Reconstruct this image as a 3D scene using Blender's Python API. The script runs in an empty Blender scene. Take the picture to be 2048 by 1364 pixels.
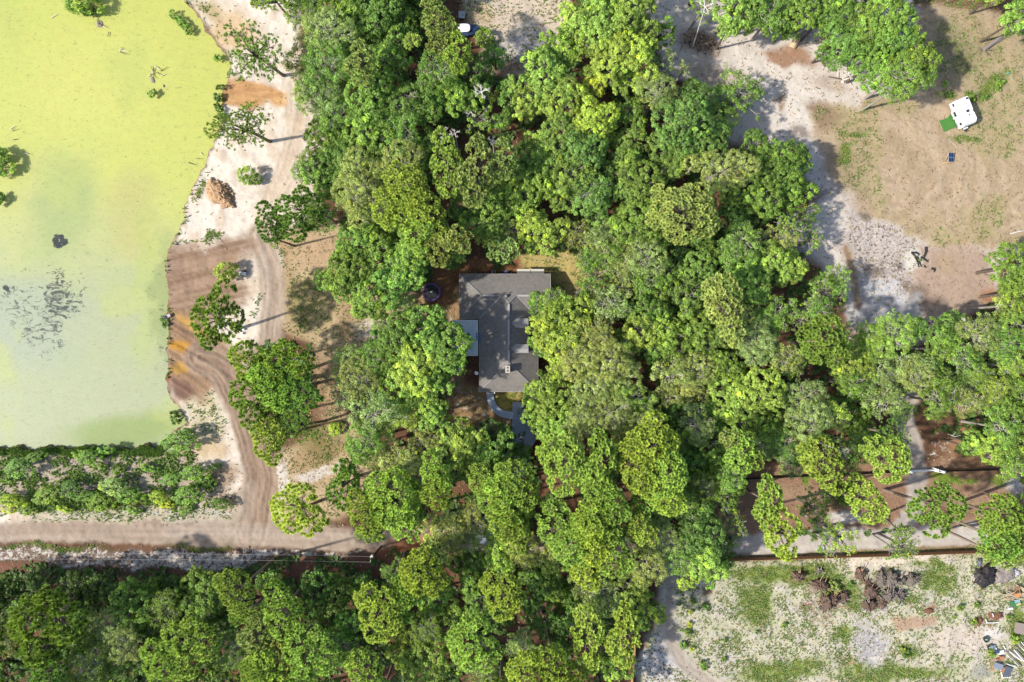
import bpy, math, random
import numpy as np
from mathutils import Vector, Matrix, Quaternion

# ------------------------------------------------------------------ camera, light, exposure
H = 137.0                      # height of the drone above the ground, m
scene = bpy.context.scene
COL = scene.collection
cam_d = bpy.data.cameras.new('camera')
cam = bpy.data.objects.new('camera', cam_d)
COL.objects.link(cam)
cam.location = (0, 0, H)
cam.rotation_euler = (0, 0, 0)
cam_d.sensor_width = 36.0
cam_d.lens = 36.0 * H / 204.8
cam_d.clip_start = 1.0
cam_d.clip_end = 5000.0
scene.camera = cam

SUN_EL = math.radians(41)
SHADOW_AZ = math.radians(14)    # direction in which shadows fall, from +x towards +y
world = bpy.data.worlds.new('World')
scene.world = world
world.use_nodes = True
wn = world.node_tree.nodes
wl = world.node_tree.links
wn.clear()
sky = wn.new('ShaderNodeTexSky')
sky.sky_type = 'NISHITA'
sky.sun_disc = False
sky.sun_elevation = SUN_EL
sky.sun_rotation = math.radians(-90) - SHADOW_AZ   # sun stands in the west-south-west
sky.air_density = 1.0
sky.dust_density = 1.6
bg = wn.new('ShaderNodeBackground')
bg.inputs['Strength'].default_value = 0.15
wo = wn.new('ShaderNodeOutputWorld')
wl.new(sky.outputs[0], bg.inputs[0])
wl.new(bg.outputs[0], wo.inputs[0])

sun_d = bpy.data.lights.new('sun', 'SUN')
sun_d.energy = 4.3
sun_d.angle = math.radians(1.8)
sun_d.color = (1.0, 0.95, 0.86)
sun = bpy.data.objects.new('sun', sun_d)
COL.objects.link(sun)
ld = Vector((math.cos(SHADOW_AZ) * math.cos(SUN_EL), math.sin(SHADOW_AZ) * math.cos(SUN_EL), -math.sin(SUN_EL)))
sun.rotation_euler = ld.to_track_quat('-Z', 'Y').to_euler()
sun.location = (-80, -20, 90)

scene.view_settings.view_transform = 'Standard'
scene.view_settings.look = 'None'
scene.view_settings.gamma = 1.0
scene.view_settings.exposure = 0.92
scene.view_settings.use_curve_mapping = False
scene.render.engine = 'CYCLES'
scene.cycles.max_bounces = 6
scene.cycles.diffuse_bounces = 3
scene.cycles.glossy_bounces = 2
scene.cycles.transmission_bounces = 4
scene.cycles.use_denoising = True

# ------------------------------------------------------------------ helpers
ALB = 0.45     # sunlit colour in the picture -> real-world base colour

def lin1(c):
    c = c / 255.0
    return c / 12.92 if c <= 0.04045 else ((c + 0.055) / 1.055) ** 2.4

def A(r, g, b, k=ALB):
    return (lin1(r) * k, lin1(g) * k, lin1(b) * k)

def W(px, py, z=0.0):
    """the place that a point of the 2048 px picture shows at height z, m"""
    k = (1 - z / H) / 10.0
    return ((px - 1024) * k, (682 - py) * k, z)

def mesh_np(name, verts, faces, mats=(), smooth=False):
    """faces: (n,3) or (n,4) array, or list of lists"""
    me = bpy.data.meshes.new(name)
    if isinstance(faces, np.ndarray):
        n, k = faces.shape
        me.vertices.add(len(verts))
        me.vertices.foreach_set('co', np.asarray(verts, np.float32).ravel())
        me.loops.add(n * k)
        me.loops.foreach_set('vertex_index', faces.astype(np.int32).ravel())
        me.polygons.add(n)
        me.polygons.foreach_set('loop_start', np.arange(0, n * k, k, dtype=np.int32))
        me.polygons.foreach_set('loop_total', np.full(n, k, np.int32))
        me.update(calc_edges=True)
    else:
        me.from_pydata([tuple(v) for v in verts], [], [tuple(f) for f in faces])
        me.update()
    for m in mats:
        me.materials.append(m)
    if smooth:
        me.polygons.foreach_set('use_smooth', np.ones(len(me.polygons), bool))
    return me

def link(name, me, parent=None, loc=(0, 0, 0), rot=(0, 0, 0), scale=(1, 1, 1)):
    o = bpy.data.objects.new(name, me)
    COL.objects.link(o)
    if parent is not None:
        o.parent = parent
    o.location = loc
    o.rotation_euler = rot
    o.scale = scale
    return o

def tag(o, label, cat, group=None):
    o['label'] = label
    o['category'] = cat
    if group:
        o['group'] = group
    return o

def thing(name, label, cat, loc=(0, 0, 0), rz=0.0, group=None):
    return tag(link(name, None, None, loc, (0, 0, rz)), label, cat, group)

class MB:
    """collects shapes into one mesh"""
    def __init__(self):
        self.v = []
        self.f = []
    def add(self, vs, fs):
        n = len(self.v)
        self.v += [tuple(x) for x in vs]
        self.f += [tuple(i + n for i in f) for f in fs]
    def box(self, x0, x1, y0, y1, z0, z1):
        self.add([(x0, y0, z0), (x1, y0, z0), (x1, y1, z0), (x0, y1, z0), (x0, y0, z1), (x1, y0, z1), (x1, y1, z1), (x0, y1, z1)],
                 [(3, 2, 1, 0), (4, 5, 6, 7), (0, 1, 5, 4), (1, 2, 6, 5), (2, 3, 7, 6), (3, 0, 4, 7)])
    def bar(self, a, b, w, h=None):
        """rectangular bar from a to b"""
        h = h or w
        a = Vector(a); b = Vector(b)
        d = (b - a).normalized()
        up = Vector((0, 0, 1)) if abs(d.z) < 0.95 else Vector((1, 0, 0))
        s = d.cross(up).normalized()
        u = s.cross(d).normalized()
        vs = []
        for p in (a, b):
            for i, j in ((-1, -1), (1, -1), (1, 1), (-1, 1)):
                vs.append(p + s * i * w / 2 + u * j * h / 2)
        self.add(vs, [(3, 2, 1, 0), (4, 5, 6, 7), (0, 1, 5, 4), (1, 2, 6, 5), (2, 3, 7, 6), (3, 0, 4, 7)])
    def tube(self, a, b, r0, r1=None, n=7, cap=True):
        r1 = r0 if r1 is None else r1
        a = Vector(a); b = Vector(b)
        d = (b - a).normalized()
        up = Vector((0, 0, 1)) if abs(d.z) < 0.95 else Vector((1, 0, 0))
        s = d.cross(up).normalized()
        u = s.cross(d).normalized()
        vs = []
        for p, r in ((a, r0), (b, r1)):
            for i in range(n):
                t = 2 * math.pi * i / n
                vs.append(p + (s * math.cos(t) + u * math.sin(t)) * r)
        fs = [(i, (i + 1) % n, n + (i + 1) % n, n + i) for i in range(n)]
        if cap:
            fs += [tuple(range(n - 1, -1, -1)), tuple(range(n, 2 * n))]
        self.add(vs, fs)
    def prism(self, pts, z0, z1):
        n = len(pts)
        self.add([(p[0], p[1], z0) for p in pts] + [(p[0], p[1], z1) for p in pts],
                 [tuple(range(n - 1, -1, -1)), tuple(range(n, 2 * n))] + [(i, (i + 1) % n, n + (i + 1) % n, n + i) for i in range(n)])
    def build(self, name, m, parent=None, loc=(0, 0, 0), rot=(0, 0, 0), smooth=False):
        return link(name, mesh_np(name, self.v, self.f, [m], smooth), parent, loc, rot)

# ------------------------------------------------------------------ numpy noise
def _hash(ix, iy, seed):
    h = (ix.astype(np.int64) * 374761393 + iy.astype(np.int64) * 668265263 + seed * 1442695041) & 0xffffffff
    h = ((h ^ (h >> 13)) * 1274126177) & 0xffffffff
    h = (h ^ (h >> 16)) & 0xffffff
    return h / float(0xffffff)

def vnoise(x, y, seed=0):
    ix = np.floor(x); iy = np.floor(y)
    fx = x - ix; fy = y - iy
    fx = fx * fx * (3 - 2 * fx); fy = fy * fy * (3 - 2 * fy)
    a = _hash(ix, iy, seed); b = _hash(ix + 1, iy, seed)
    c = _hash(ix, iy + 1, seed); d = _hash(ix + 1, iy + 1, seed)
    return (a * (1 - fx) + b * fx) * (1 - fy) + (c * (1 - fx) + d * fx) * fy

def fbm(x, y, s, octv=4, seed=0, gain=0.5):
    """0..1, s = size of the largest feature in the units of x"""
    t = 0; amp = 1.0; tot = 0; x = x / s; y = y / s
    for o in range(octv):
        t = t + amp * vnoise(x + 17.3 * o, y - 9.1 * o, seed + o * 31)
        tot += amp; amp *= gain; x = x * 2.03; y = y * 2.03
    return t / tot

def sstep(a, b, x):
    t = np.clip((x - a) / (b - a), 0, 1)
    return t * t * (3 - 2 * t)

def poly_sd(X, Y, pts):
    """signed distance, negative inside"""
    d = np.full(X.shape, 1e9); inside = np.zeros(X.shape, bool)
    n = len(pts)
    for i in range(n):
        x0, y0 = pts[i]; x1, y1 = pts[(i + 1) % n]
        ex, ey = x1 - x0, y1 - y0
        t = np.clip(((X - x0) * ex + (Y - y0) * ey) / (ex * ex + ey * ey + 1e-9), 0, 1)
        dx = X - x0 - t * ex; dy = Y - y0 - t * ey
        d = np.minimum(d, dx * dx + dy * dy)
        if y0 != y1:
            c = ((y0 > Y) != (y1 > Y)) & (X < ex * (Y - y0) / (y1 - y0) + x0)
            inside ^= c
    d = np.sqrt(d)
    return np.where(inside, -d, d)

def line_uv(X, Y, pts):
    """distance across (signed) and length along a polyline"""
    best = np.full(X.shape, 1e9); al = np.zeros(X.shape); sg = np.zeros(X.shape)
    run = 0.0
    for i in range(len(pts) - 1):
        x0, y0 = pts[i]; x1, y1 = pts[i + 1]
        ex, ey = x1 - x0, y1 - y0
        L = math.hypot(ex, ey)
        t = np.clip(((X - x0) * ex + (Y - y0) * ey) / (L * L), 0, 1)
        dx = X - x0 - t * ex; dy = Y - y0 - t * ey
        d = np.sqrt(dx * dx + dy * dy)
        m = d < best
        best = np.where(m, d, best)
        al = np.where(m, run + t * L, al)
        s = (ex * dy - ey * dx) / L
        sg = np.where(m, np.where(s < 0, -d, d), sg)
        run += L
    return sg, al

def smooth_line(pts, n=4):
    out = []
    P = [pts[0]] + list(pts) + [pts[-1]]
    for i in range(1, len(P) - 2):
        p0, p1, p2, p3 = P[i - 1], P[i], P[i + 1], P[i + 2]
        for k in range(n):
            t = k / n
            out.append(tuple(0.5 * (2 * p1[j] + (p2[j] - p0[j]) * t + (2 * p0[j] - 5 * p1[j] + 4 * p2[j] - p3[j]) * t * t + (3 * p1[j] - p0[j] - 3 * p2[j] + p3[j]) * t ** 3) for j in (0, 1)))
    out.append(pts[-1])
    return out

# ------------------------------------------------------------------ materials
def new_mat(name):
    m = bpy.data.materials.new(name)
    m.use_nodes = True
    nt = m.node_tree
    nt.nodes.clear()
    out = nt.nodes.new('ShaderNodeOutputMaterial')
    return m, nt, out

def N(nt, t, **kw):
    n = nt.nodes.new(t)
    for k, v in kw.items():
        if k.startswith('i_'):
            n.inputs[k[2:].replace('_', ' ')].default_value = v
        else:
            setattr(n, k, v)
    return n

def mixc(nt, fac, a, b, mode='MIX'):
    n = nt.nodes.new('ShaderNodeMix')
    n.data_type = 'RGBA'
    n.blend_type = mode
    for sock, v in ((n.inputs[0], fac), (n.inputs[6], a), (n.inputs[7], b)):
        if isinstance(v, bpy.types.NodeSocket):
            nt.links.new(v, sock)
        elif isinstance(v, (int, float)):
            sock.default_value = v
        else:
            sock.default_value = (v[0], v[1], v[2], 1)
    return n.outputs[2]

def math_n(nt, op, a, b=0.0, c=0.0, clamp=False):
    n = nt.nodes.new('ShaderNodeMath')
    n.operation = op
    n.use_clamp = clamp
    for i, v in enumerate((a, b, c)):
        if isinstance(v, bpy.types.NodeSocket):
            nt.links.new(v, n.inputs[i])
        else:
            n.inputs[i].default_value = v
    return n.outputs[0]

def simple(name, col, rough=0.7, var=0.18, scale=2.5, metal=0.0, spec=0.3, bump=0.0, dirt=None):
    """plain surface with worn, uneven colour"""
    m, nt, out = new_mat(name)
    tc = N(nt, 'ShaderNodeTexCoord')
    no = N(nt, 'ShaderNodeTexNoise', i_Scale=scale, i_Detail=5.0, i_Roughness=0.65)
    nt.links.new(tc.outputs['Object'], no.inputs['Vector'])
    v = math_n(nt, 'MULTIPLY_ADD', no.outputs[0], var * 2, 1 - var)
    comb = N(nt, 'ShaderNodeCombineColor')
    for i in range(3):
        nt.links.new(v, comb.inputs[i])
    c = mixc(nt, 1.0, col, comb.outputs[0], 'MULTIPLY')
    if dirt:
        n2 = N(nt, 'ShaderNodeTexNoise', i_Scale=scale * 0.6, i_Detail=4.0)
        nt.links.new(tc.outputs['Object'], n2.inputs['Vector'])
        f = math_n(nt, 'MULTIPLY_ADD', n2.outputs[0], 5.0, -2.6, clamp=True)
        c = mixc(nt, f, c, dirt)
    b = N(nt, 'ShaderNodeBsdfPrincipled')
    b.inputs['Roughness'].default_value = rough
    b.inputs['Metallic'].default_value = metal
    b.inputs['Specular IOR Level'].default_value = spec
    nt.links.new(c, b.inputs['Base Color'])
    if bump:
        bp = N(nt, 'ShaderNodeBump', i_Strength=bump, i_Distance=0.05)
        nt.links.new(no.outputs[0], bp.inputs['Height'])
        nt.links.new(bp.outputs[0], b.inputs['Normal'])
    nt.links.new(b.outputs[0], out.inputs[0])
    return m

def leaf_material(name, trans=0.32, tip=None):
    m, nt, out = new_mat(name)
    oi = N(nt, 'ShaderNodeObjectInfo')
    at = N(nt, 'ShaderNodeAttribute', attribute_name='tint')
    sep = N(nt, 'ShaderNodeSeparateColor')
    nt.links.new(at.outputs['Color'], sep.inputs[0])
    comb = N(nt, 'ShaderNodeCombineColor')
    r = math_n(nt, 'MULTIPLY', sep.outputs[0], 1.0)
    for i in range(3):
        nt.links.new(r, comb.inputs[i])
    c = mixc(nt, 1.0, oi.outputs['Color'], comb.outputs[0], 'MULTIPLY')
    c = mixc(nt, sep.outputs[1], c, mixc(nt, 1.0, c, (1.5, 1.35, 0.8), 'MULTIPLY'))
    c = mixc(nt, sep.outputs[2], c, (0.10, 0.085, 0.06))
    d = N(nt, 'ShaderNodeBsdfPrincipled', i_Roughness=0.55)
    d.inputs['Specular IOR Level'].default_value = 0.25
    nt.links.new(c, d.inputs['Base Color'])
    t = N(nt, 'ShaderNodeBsdfTranslucent')
    c2 = mixc(nt, 1.0, c, (1.35, 1.5, 0.7), 'MULTIPLY')
    nt.links.new(c2, t.inputs['Color'])
    mx = N(nt, 'ShaderNodeMixShader')
    mx.inputs[0].default_value = trans
    nt.links.new(d.outputs[0], mx.inputs[1])
    nt.links.new(t.outputs[0], mx.inputs[2])
    nt.links.new(mx.outputs[0], out.inputs[0])
    return m

M_LEAF = leaf_material('leaf')
M_NEEDLE = leaf_material('needle', 0.25)
M_BARK = simple('bark', (0.085, 0.065, 0.05), 0.95, 0.4, 3.0, bump=0.5)
M_BARK_PINE = simple('bark_pine', (0.17, 0.13, 0.10), 0.95, 0.4, 3.0, bump=0.5)
M_BARK_PALE = simple('bark_pale', (0.22, 0.20, 0.17), 0.9, 0.25, 3.0)
M_TWIG = simple('twig_pale', (0.36, 0.33, 0.28), 0.9, 0.25, 3.0)
M_DEADWOOD = simple('deadwood', (0.5, 0.46, 0.41), 0.9, 0.25, 3.0)

def ground_material():
    m, nt, out = new_mat('ground')
    at = N(nt, 'ShaderNodeAttribute', attribute_name='gcol')
    mk = N(nt, 'ShaderNodeAttribute', attribute_name='gmask')
    sp = N(nt, 'ShaderNodeSeparateColor')
    nt.links.new(mk.outputs['Color'], sp.inputs[0])
    geo = N(nt, 'ShaderNodeNewGeometry')
    pos = geo.outputs['Position']
    def noise(scale, detail, rough=0.6, dist=0.0):
        n = N(nt, 'ShaderNodeTexNoise', i_Scale=scale, i_Detail=detail, i_Roughness=rough, i_Distortion=dist)
        nt.links.new(pos, n.inputs['Vector'])
        return n.outputs[0]
    n1 = noise(1.3, 5, 0.7)
    n2 = noise(1.0, 7, 0.74, 0.4)
    n3 = noise(1.0, 5, 0.75, 0.8)
    n4 = noise(1.9, 4, 0.7, 0.3)
    n5 = noise(6.0, 3, 0.7)
    v = math_n(nt, 'ADD', math_n(nt, 'MULTIPLY_ADD', n1, 0.55, 0.56), math_n(nt, 'MULTIPLY', n5, 0.34))
    cb = N(nt, 'ShaderNodeCombineColor')
    for i in range(3):
        nt.links.new(v, cb.inputs[i])
    c = mixc(nt, 1.0, at.outputs['Color'], cb.outputs[0], 'MULTIPLY')
    def cover(n, mask, k=9.0):
        # covered share of the ground rises with the mask
        return math_n(nt, 'MULTIPLY', math_n(nt, 'SUBTRACT', n, math_n(nt, 'MULTIPLY_ADD', mask, -0.42, 0.72)), k, clamp=True)
    c = mixc(nt, cover(n2, sp.outputs[0], 12.0), c, A(236, 226, 214))
    gcol = mixc(nt, n1, A(88, 112, 38), A(150, 160, 72))
    c = mixc(nt, cover(n3, sp.outputs[1]), c, gcol)
    c = mixc(nt, cover(n4, sp.outputs[2]), c, A(88, 72, 58))
    b = N(nt, 'ShaderNodeBsdfPrincipled', i_Roughness=0.95)
    b.inputs['Specular IOR Level'].default_value = 0.1
    nt.links.new(c, b.inputs['Base Color'])
    bp = N(nt, 'ShaderNodeBump', i_Strength=0.6, i_Distance=0.12)
    nt.links.new(math_n(nt, 'ADD', n1, n3), bp.inputs['Height'])
    nt.links.new(bp.outputs[0], b.inputs['Normal'])
    nt.links.new(b.outputs[0], out.inputs[0])
    return m

def pond_material():
    m, nt, out = new_mat('duckweed_water')
    at = N(nt, 'ShaderNodeAttribute', attribute_name='gcol')
    mk = N(nt, 'ShaderNodeAttribute', attribute_name='gmask')
    sp = N(nt, 'ShaderNodeSeparateColor')
    nt.links.new(mk.outputs['Color'], sp.inputs[0])
    geo = N(nt, 'ShaderNodeNewGeometry')
    mp = N(nt, 'ShaderNodeMapping')
    mp.inputs['Rotation'].default_value = (0, 0, math.radians(28))
    mp.inputs['Scale'].default_value = (0.75, 1.35, 1)
    nt.links.new(geo.outputs['Position'], mp.inputs['Vector'])
    def noise(scale, detail, rough=0.6, dist=0.0):
        n = N(nt, 'ShaderNodeTexNoise', i_Scale=scale, i_Detail=detail, i_Roughness=rough, i_Distortion=dist)
        nt.links.new(mp.outputs[0], n.inputs['Vector'])
        return n.outputs[0]
    n1 = noise(0.62, 8, 0.74, 1.6)
    n2 = noise(3.5, 4, 0.7)
    n3 = noise(0.9, 5, 0.7, 0.8)
    n4 = noise(1.6, 4, 0.6, 1.5)
    n6 = noise(0.16, 6, 0.7, 2.0)
    n7 = noise(9.0, 3, 0.7)
    v = math_n(nt, 'ADD', math_n(nt, 'MULTIPLY_ADD', n2, 0.3, 0.46), math_n(nt, 'MULTIPLY', n3, 0.28))
    v = math_n(nt, 'ADD', v, math_n(nt, 'MULTIPLY', n6, 0.3))
    v = math_n(nt, 'ADD', v, math_n(nt, 'MULTIPLY', n7, 0.2))
    cb = N(nt, 'ShaderNodeCombineColor')
    for i in range(3):
        nt.links.new(v, cb.inputs[i])
    c = mixc(nt, 1.0, at.outputs['Color'], cb.outputs[0], 'MULTIPLY')
    # thin dark lines and specks where the film is broken
    f2 = math_n(nt, 'MULTIPLY', math_n(nt, 'SUBTRACT', n4, math_n(nt, 'MULTIPLY_ADD', sp.outputs[1], -0.4, 0.76)), 9.0, clamp=True)
    c = mixc(nt, math_n(nt, 'MULTIPLY', f2, 0.6), c, A(120, 136, 76))
    film = N(nt, 'ShaderNodeBsdfPrincipled', i_Roughness=0.6)
    film.inputs['Specular IOR Level'].default_value = 0.35
    c = mixc(nt, math_n(nt, 'MULTIPLY_ADD', n6, 4.0, -1.9, clamp=True), c, mixc(nt, 1.0, c, (0.86, 0.93, 0.86), 'MULTIPLY'))
    nt.links.new(c, film.inputs['Base Color'])
    wat = N(nt, 'ShaderNodeBsdfPrincipled', i_Roughness=0.06)
    wat.inputs['Base Color'].default_value = (0.02, 0.024, 0.022, 1)
    f = math_n(nt, 'MULTIPLY', math_n(nt, 'SUBTRACT', n1, math_n(nt, 'MULTIPLY_ADD', sp.outputs[0], -0.42, 0.80)), 14.0, clamp=True)
    f = math_n(nt, 'MULTIPLY', f, math_n(nt, 'MULTIPLY_ADD', sp.outputs[2], 0.6, 0.4))
    mx = N(nt, 'ShaderNodeMixShader')
    nt.links.new(f, mx.inputs[0])
    nt.links.new(film.outputs[0], mx.inputs[1])
    nt.links.new(wat.outputs[0], mx.inputs[2])
    nt.links.new(mx.outputs[0], out.inputs[0])
    return m

# ------------------------------------------------------------------ the ground, painted region by region (picture px = 0.1 m)
SHORE = [(366, -900), (366, -60), (372, 0), (396, 40), (425, 72), (447, 105), (457, 130), (460, 152), (446, 178), (440, 210), (444, 245), (428, 280), (420, 300),
         (408, 330), (388, 362), (372, 395), (366, 430), (350, 480), (336, 510), (330, 538), (336, 565), (338, 600), (334, 640), (336, 672), (330, 700),
         (333, 735), (326, 765), (336, 800), (354, 818), (368, 842), (350, 862), (330, 880), (318, 896), (290, 890), (262, 899), (232, 892), (205, 900), (170, 893), (140, 901), (100, 892), (64, 899), (30, 891), (0, 897), (-900, 897), (-900, -900)]
step = 3.2
xs = np.concatenate([[-9000, -5000, -2500, -1300, -700, -400, -220, -130], np.arange(-70, 2120, step), [2190, 2280, 2500, 2900, 3600, 4800, 7000, 10000]])
ys = np.concatenate([[-9000, -5000, -2500, -1300, -700, -400, -220, -130], np.arange(-70, 1436, step), [1500, 1600, 1800, 2200, 3000, 4500, 7000, 10000]])
X, Y = np.meshgrid(xs, ys)
# warped copies so that no border runs straight
WX = X + (fbm(X, Y, 38, 4, 5) - 0.5) * 34
WY = Y + (fbm(X, Y, 38, 4, 9) - 0.5) * 34
C = np.zeros(X.shape + (3,))
Rm = np.zeros(X.shape); Gm = np.zeros(X.shape); Bm = np.zeros(X.shape); Z = np.zeros(X.shape)

def paint(mask, col, k=1.0):
    global C
    m = (np.clip(mask, 0, 1) * k)[..., None]
    C = C * (1 - m) + np.array(A(*col)) * m

OPEN = np.zeros(X.shape)
def opn(*ms):
    for m in ms:
        OPEN[...] = np.maximum(OPEN, m)

def setm(arr, mask, val):
    m = np.clip(mask, 0, 1)
    arr[...] = arr * (1 - m) + val * m

def region(pts, feather=10, warp=1.0):
    sd = poly_sd(X * (1 - warp) + WX * warp, Y * (1 - warp) + WY * warp, pts)
    return sstep(feather, -feather, sd)

def blob(cx, cy, rx, ry=None, rot=0, soft=0.5, warp=1.0):
    ry = ry or rx
    x = (X * (1 - warp) + WX * warp) - cx; y = (Y * (1 - warp) + WY * warp) - cy
    c, s = math.cos(math.radians(rot)), math.sin(math.radians(rot))
    d = np.sqrt(((x * c + y * s) / rx) ** 2 + ((-x * s + y * c) / ry) ** 2)
    return sstep(1 + soft, 1 - soft, d)

big = fbm(X, Y, 90, 4, 21); mid = fbm(X, Y, 26, 4, 33); fine = fbm(X, Y, 9, 3, 47)
ones = np.ones(X.shape)
# pine straw under the trees
paint(ones, (122, 90, 70))
paint(sstep(0.45, 0.65, mid), (98, 76, 58), 0.7)
paint(sstep(0.5, 0.7, big), (150, 108, 82), 0.55)
setm(Bm, ones, 0.25)

def streaks(pts, half, col_a, col_b, feather=8, freq=4.5, amp=0.06, k=1.0, strength=0.8, seed=3):
    """wheel tracks that run along a line"""
    global Z
    sg, al = line_uv(WX * 0.25 + X * 0.75, WY * 0.25 + Y * 0.75, smooth_line(pts))
    m = sstep(half + feather, half - feather, np.abs(sg) + (fine - 0.5) * 10)
    s = fbm(sg, al * 0.045, freq, 3, seed)
    s2 = fbm(sg, al * 0.02, freq * 3, 2, seed + 5)
    s = np.clip((s * 0.65 + s2 * 0.35 - 0.5) * 3 + 0.5, 0, 1)
    paint(m, col_a, k)
    paint(m * s, col_b, strength * k)
    for a_ in (Rm, Gm, Bm):
        setm(a_, m * k, 0.0)
    Z = Z + m * (0.5 - s) * amp * 2 * (np.abs(X) < 2300)
    return m

# sand bank beside the pond
bank = region([(330, -90), (602, -90), (598, 60), (606, 170), (645, 250), (640, 330), (640, 420), (600, 445), (570, 500), (566, 640), (500, 700), (500, 760), (525, 850),
               (552, 930), (566, 1044), (440, 1044), (-90, 1046), (-90, 890), (300, 890), (330, 780), (300, 560), (330, 400), (400, 200)], 12)
paint(bank, (255, 241, 222), 1.0); setm(Rm, bank, 0.15); setm(Bm, bank, 0.05)
paint(bank * sstep(0.5, 0.75, mid), (232, 208, 182), 0.8)
paint(bank * sstep(0.55, 0.7, fine * 0.5 + big * 0.5), (222, 205, 186), 0.6)
m = blob(462, 62, 52, 40, 40); paint(m, (226, 190, 138), 0.8); setm(Gm, m, 0.15)
m = blob(415, 18, 30, 22, 40); paint(m, (205, 180, 128), 0.8); setm(Gm, m, 0.4)
# grassy sand south of the bend
m = blob(405, 820, 36, 62, -20); paint(m, (216, 202, 158), 0.7); setm(Gm, m, 0.42)
m = blob(408, 895, 45, 22, 0); paint(m, (222, 190, 140), 0.7)
m = blob(440, 950, 30, 26, 0); paint(m, (176, 146, 118), 0.8); setm(Bm, m, 0.4)
m = blob(450, 995, 40, 22, 0); paint(m, (188, 160, 130), 0.7); setm(Bm, m, 0.5)
m = blob(428, 470, 24, 9, 10) + blob(404, 373, 7, 34, 25) + blob(384, 482, 26, 6, -10); setm(Gm, m, 0.75)
m = blob(560, 555, 9, 62, 2); setm(Gm, m, 0.6)
m = blob(518, 600, 6, 60, 20); setm(Gm, m, 0.42)
# belt with bushes south of the pond
belt = region([(-90, 904), (330, 904), (380, 900), (430, 950), (435, 1010), (-90, 1022)], 10)
paint(belt, (206, 190, 168)); setm(Gm, belt, 0.3); setm(Bm, belt, 0.42); setm(Rm, belt, 0.3)
m = blob(200, 1004, 150, 15, 0) + blob(60, 1000, 70, 14); paint(m, (112, 128, 56), 0.8); setm(Gm, m, 0.9); setm(Bm, m, 0.1)
m = region([(-90, 894), (330, 896), (330, 909), (-90, 911)], 5, 1.2); paint(m, (104, 128, 52), .8); setm(Gm, m, 0.6); setm(Bm, m, 0)
m = region([(60, 1020), (480, 1014), (480, 1040), (60, 1046)], 8); paint(m, (196, 182, 142), 0.8); setm(Rm, m, 0.62); setm(Gm, m, 0.45)
m = region([(330, 1014), (480, 1005), (480, 1042), (330, 1044)], 8); paint(m, (214, 200, 182), 0.6)
# dry yard west of the house
yard = region([(562, 470), (680, 438), (690, 470), (860, 600), (930, 560), (915, 640), (740, 680), (700, 740), (690, 840), (760, 920), (760, 1000), (640, 1052), (556, 1044), (545, 930),
               (640, 850), (630, 700), (560, 660)], 12)
paint(yard, (216, 190, 150)); setm(Rm, yard, 0.22); setm(Gm, yard, 0.26); setm(Bm, yard, 0.32)
paint(yard * sstep(0.45, 0.7, big), (182, 152, 108), 0.7)
m = blob(640, 500, 50, 34); paint(m, (212, 178, 142), 0.7); setm(Gm, m, 0.1)
m = blob(618, 610, 44, 50); paint(m, (172, 158, 96), 0.5); setm(Gm, m, 0.45)
m = blob(640, 880, 50, 40); paint(m, (140, 128, 78), 0.6); setm(Gm, m, 0.4)
m = blob(650, 770, 50, 60); paint(m, (180, 142, 110), 0.6)
m = blob(745, 655, 36, 26); paint(m, (222, 208, 190), 0.7); setm(Rm, m, 0.6)
m = blob(645, 945, 54, 14, -10) + blob(566, 965, 16, 50); paint(m, (226, 206, 184), 0.6); setm(Rm, m, 0.72); setm(Gm, m, 0.1)
m = blob(820, 620, 60, 20, 10) + blob(870, 610, 44, 26); paint(m, (212, 180, 132), 0.8); setm(Rm, m, 0.35)
# tracks
streaks([(600, 120), (596, 230), (575, 330), (540, 400), (520, 470)], 22, (240, 220, 196), (206, 174, 142), k=0.7, strength=0.6)
streaks([(520, 470), (545, 560), (542, 640), (530, 700), (470, 740)], 24, (212, 192, 172), (176, 152, 130), k=0.85)
fan = region([(338, 492), (420, 488), (500, 462), (515, 476), (480, 540), (490, 600), (440, 640), (400, 660), (330, 652), (332, 560)], 20, 1.6)
a_ = (Y - 560) * 0.985 + (X - 400) * 0.22
s_ = np.clip((fbm(a_, X * 0.05, 7, 3, 71) - 0.5) * 3.4 + 0.5, 0, 1)
paint(fan, (186, 156, 130)); paint(fan * s_, (146, 116, 94), 0.75); setm(Rm, fan, 0.1); setm(Gm, fan, 0.0)
Z = Z + fan * (0.5 - s_) * 0.16
fan = region([(332, 640), (400, 640), (480, 700), (500, 730), (440, 760), (400, 800), (362, 815), (336, 800), (328, 740)], 14, 1.4)
a_ = (Y - 690) * 0.85 - (X - 350) * 0.52
s_ = np.clip((fbm(a_, X * 0.05, 6, 3, 75) - 0.5) * 3.4 + 0.5, 0, 1)
paint(fan, (182, 148, 116)); paint(fan * s_, (138, 110, 90), 0.75); setm(Rm, fan, 0.05); setm(Gm, fan, 0.0)
Z = Z + fan * (0.5 - s_) * 0.18
paint(blob(385, 655, 34, 9, 35), (218, 172, 98), 0.85)
paint(blob(372, 696, 44, 10, 8), (214, 156, 62), 0.95)
paint(blob(366, 733, 26, 9, -20), (212, 164, 78), 0.8)
paint(blob(362, 780, 26, 24, 0), (140, 108, 94), 0.85)
paint(blob(331, 752, 7, 20, 0), (150, 84, 40), 0.9)
fan = region([(447, 165), (480, 158), (570, 180), (575, 205), (500, 218), (446, 212)], 7)
s_ = np.clip((fbm(Y + (X - 450) * 0.12, X * 0.05, 6, 3, 79) - 0.5) * 3.4 + 0.5, 0, 1)
paint(fan, (236, 190, 132)); paint(fan * s_, (196, 144, 98), 0.75); Z = Z + fan * (0.5 - s_) * 0.14
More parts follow.
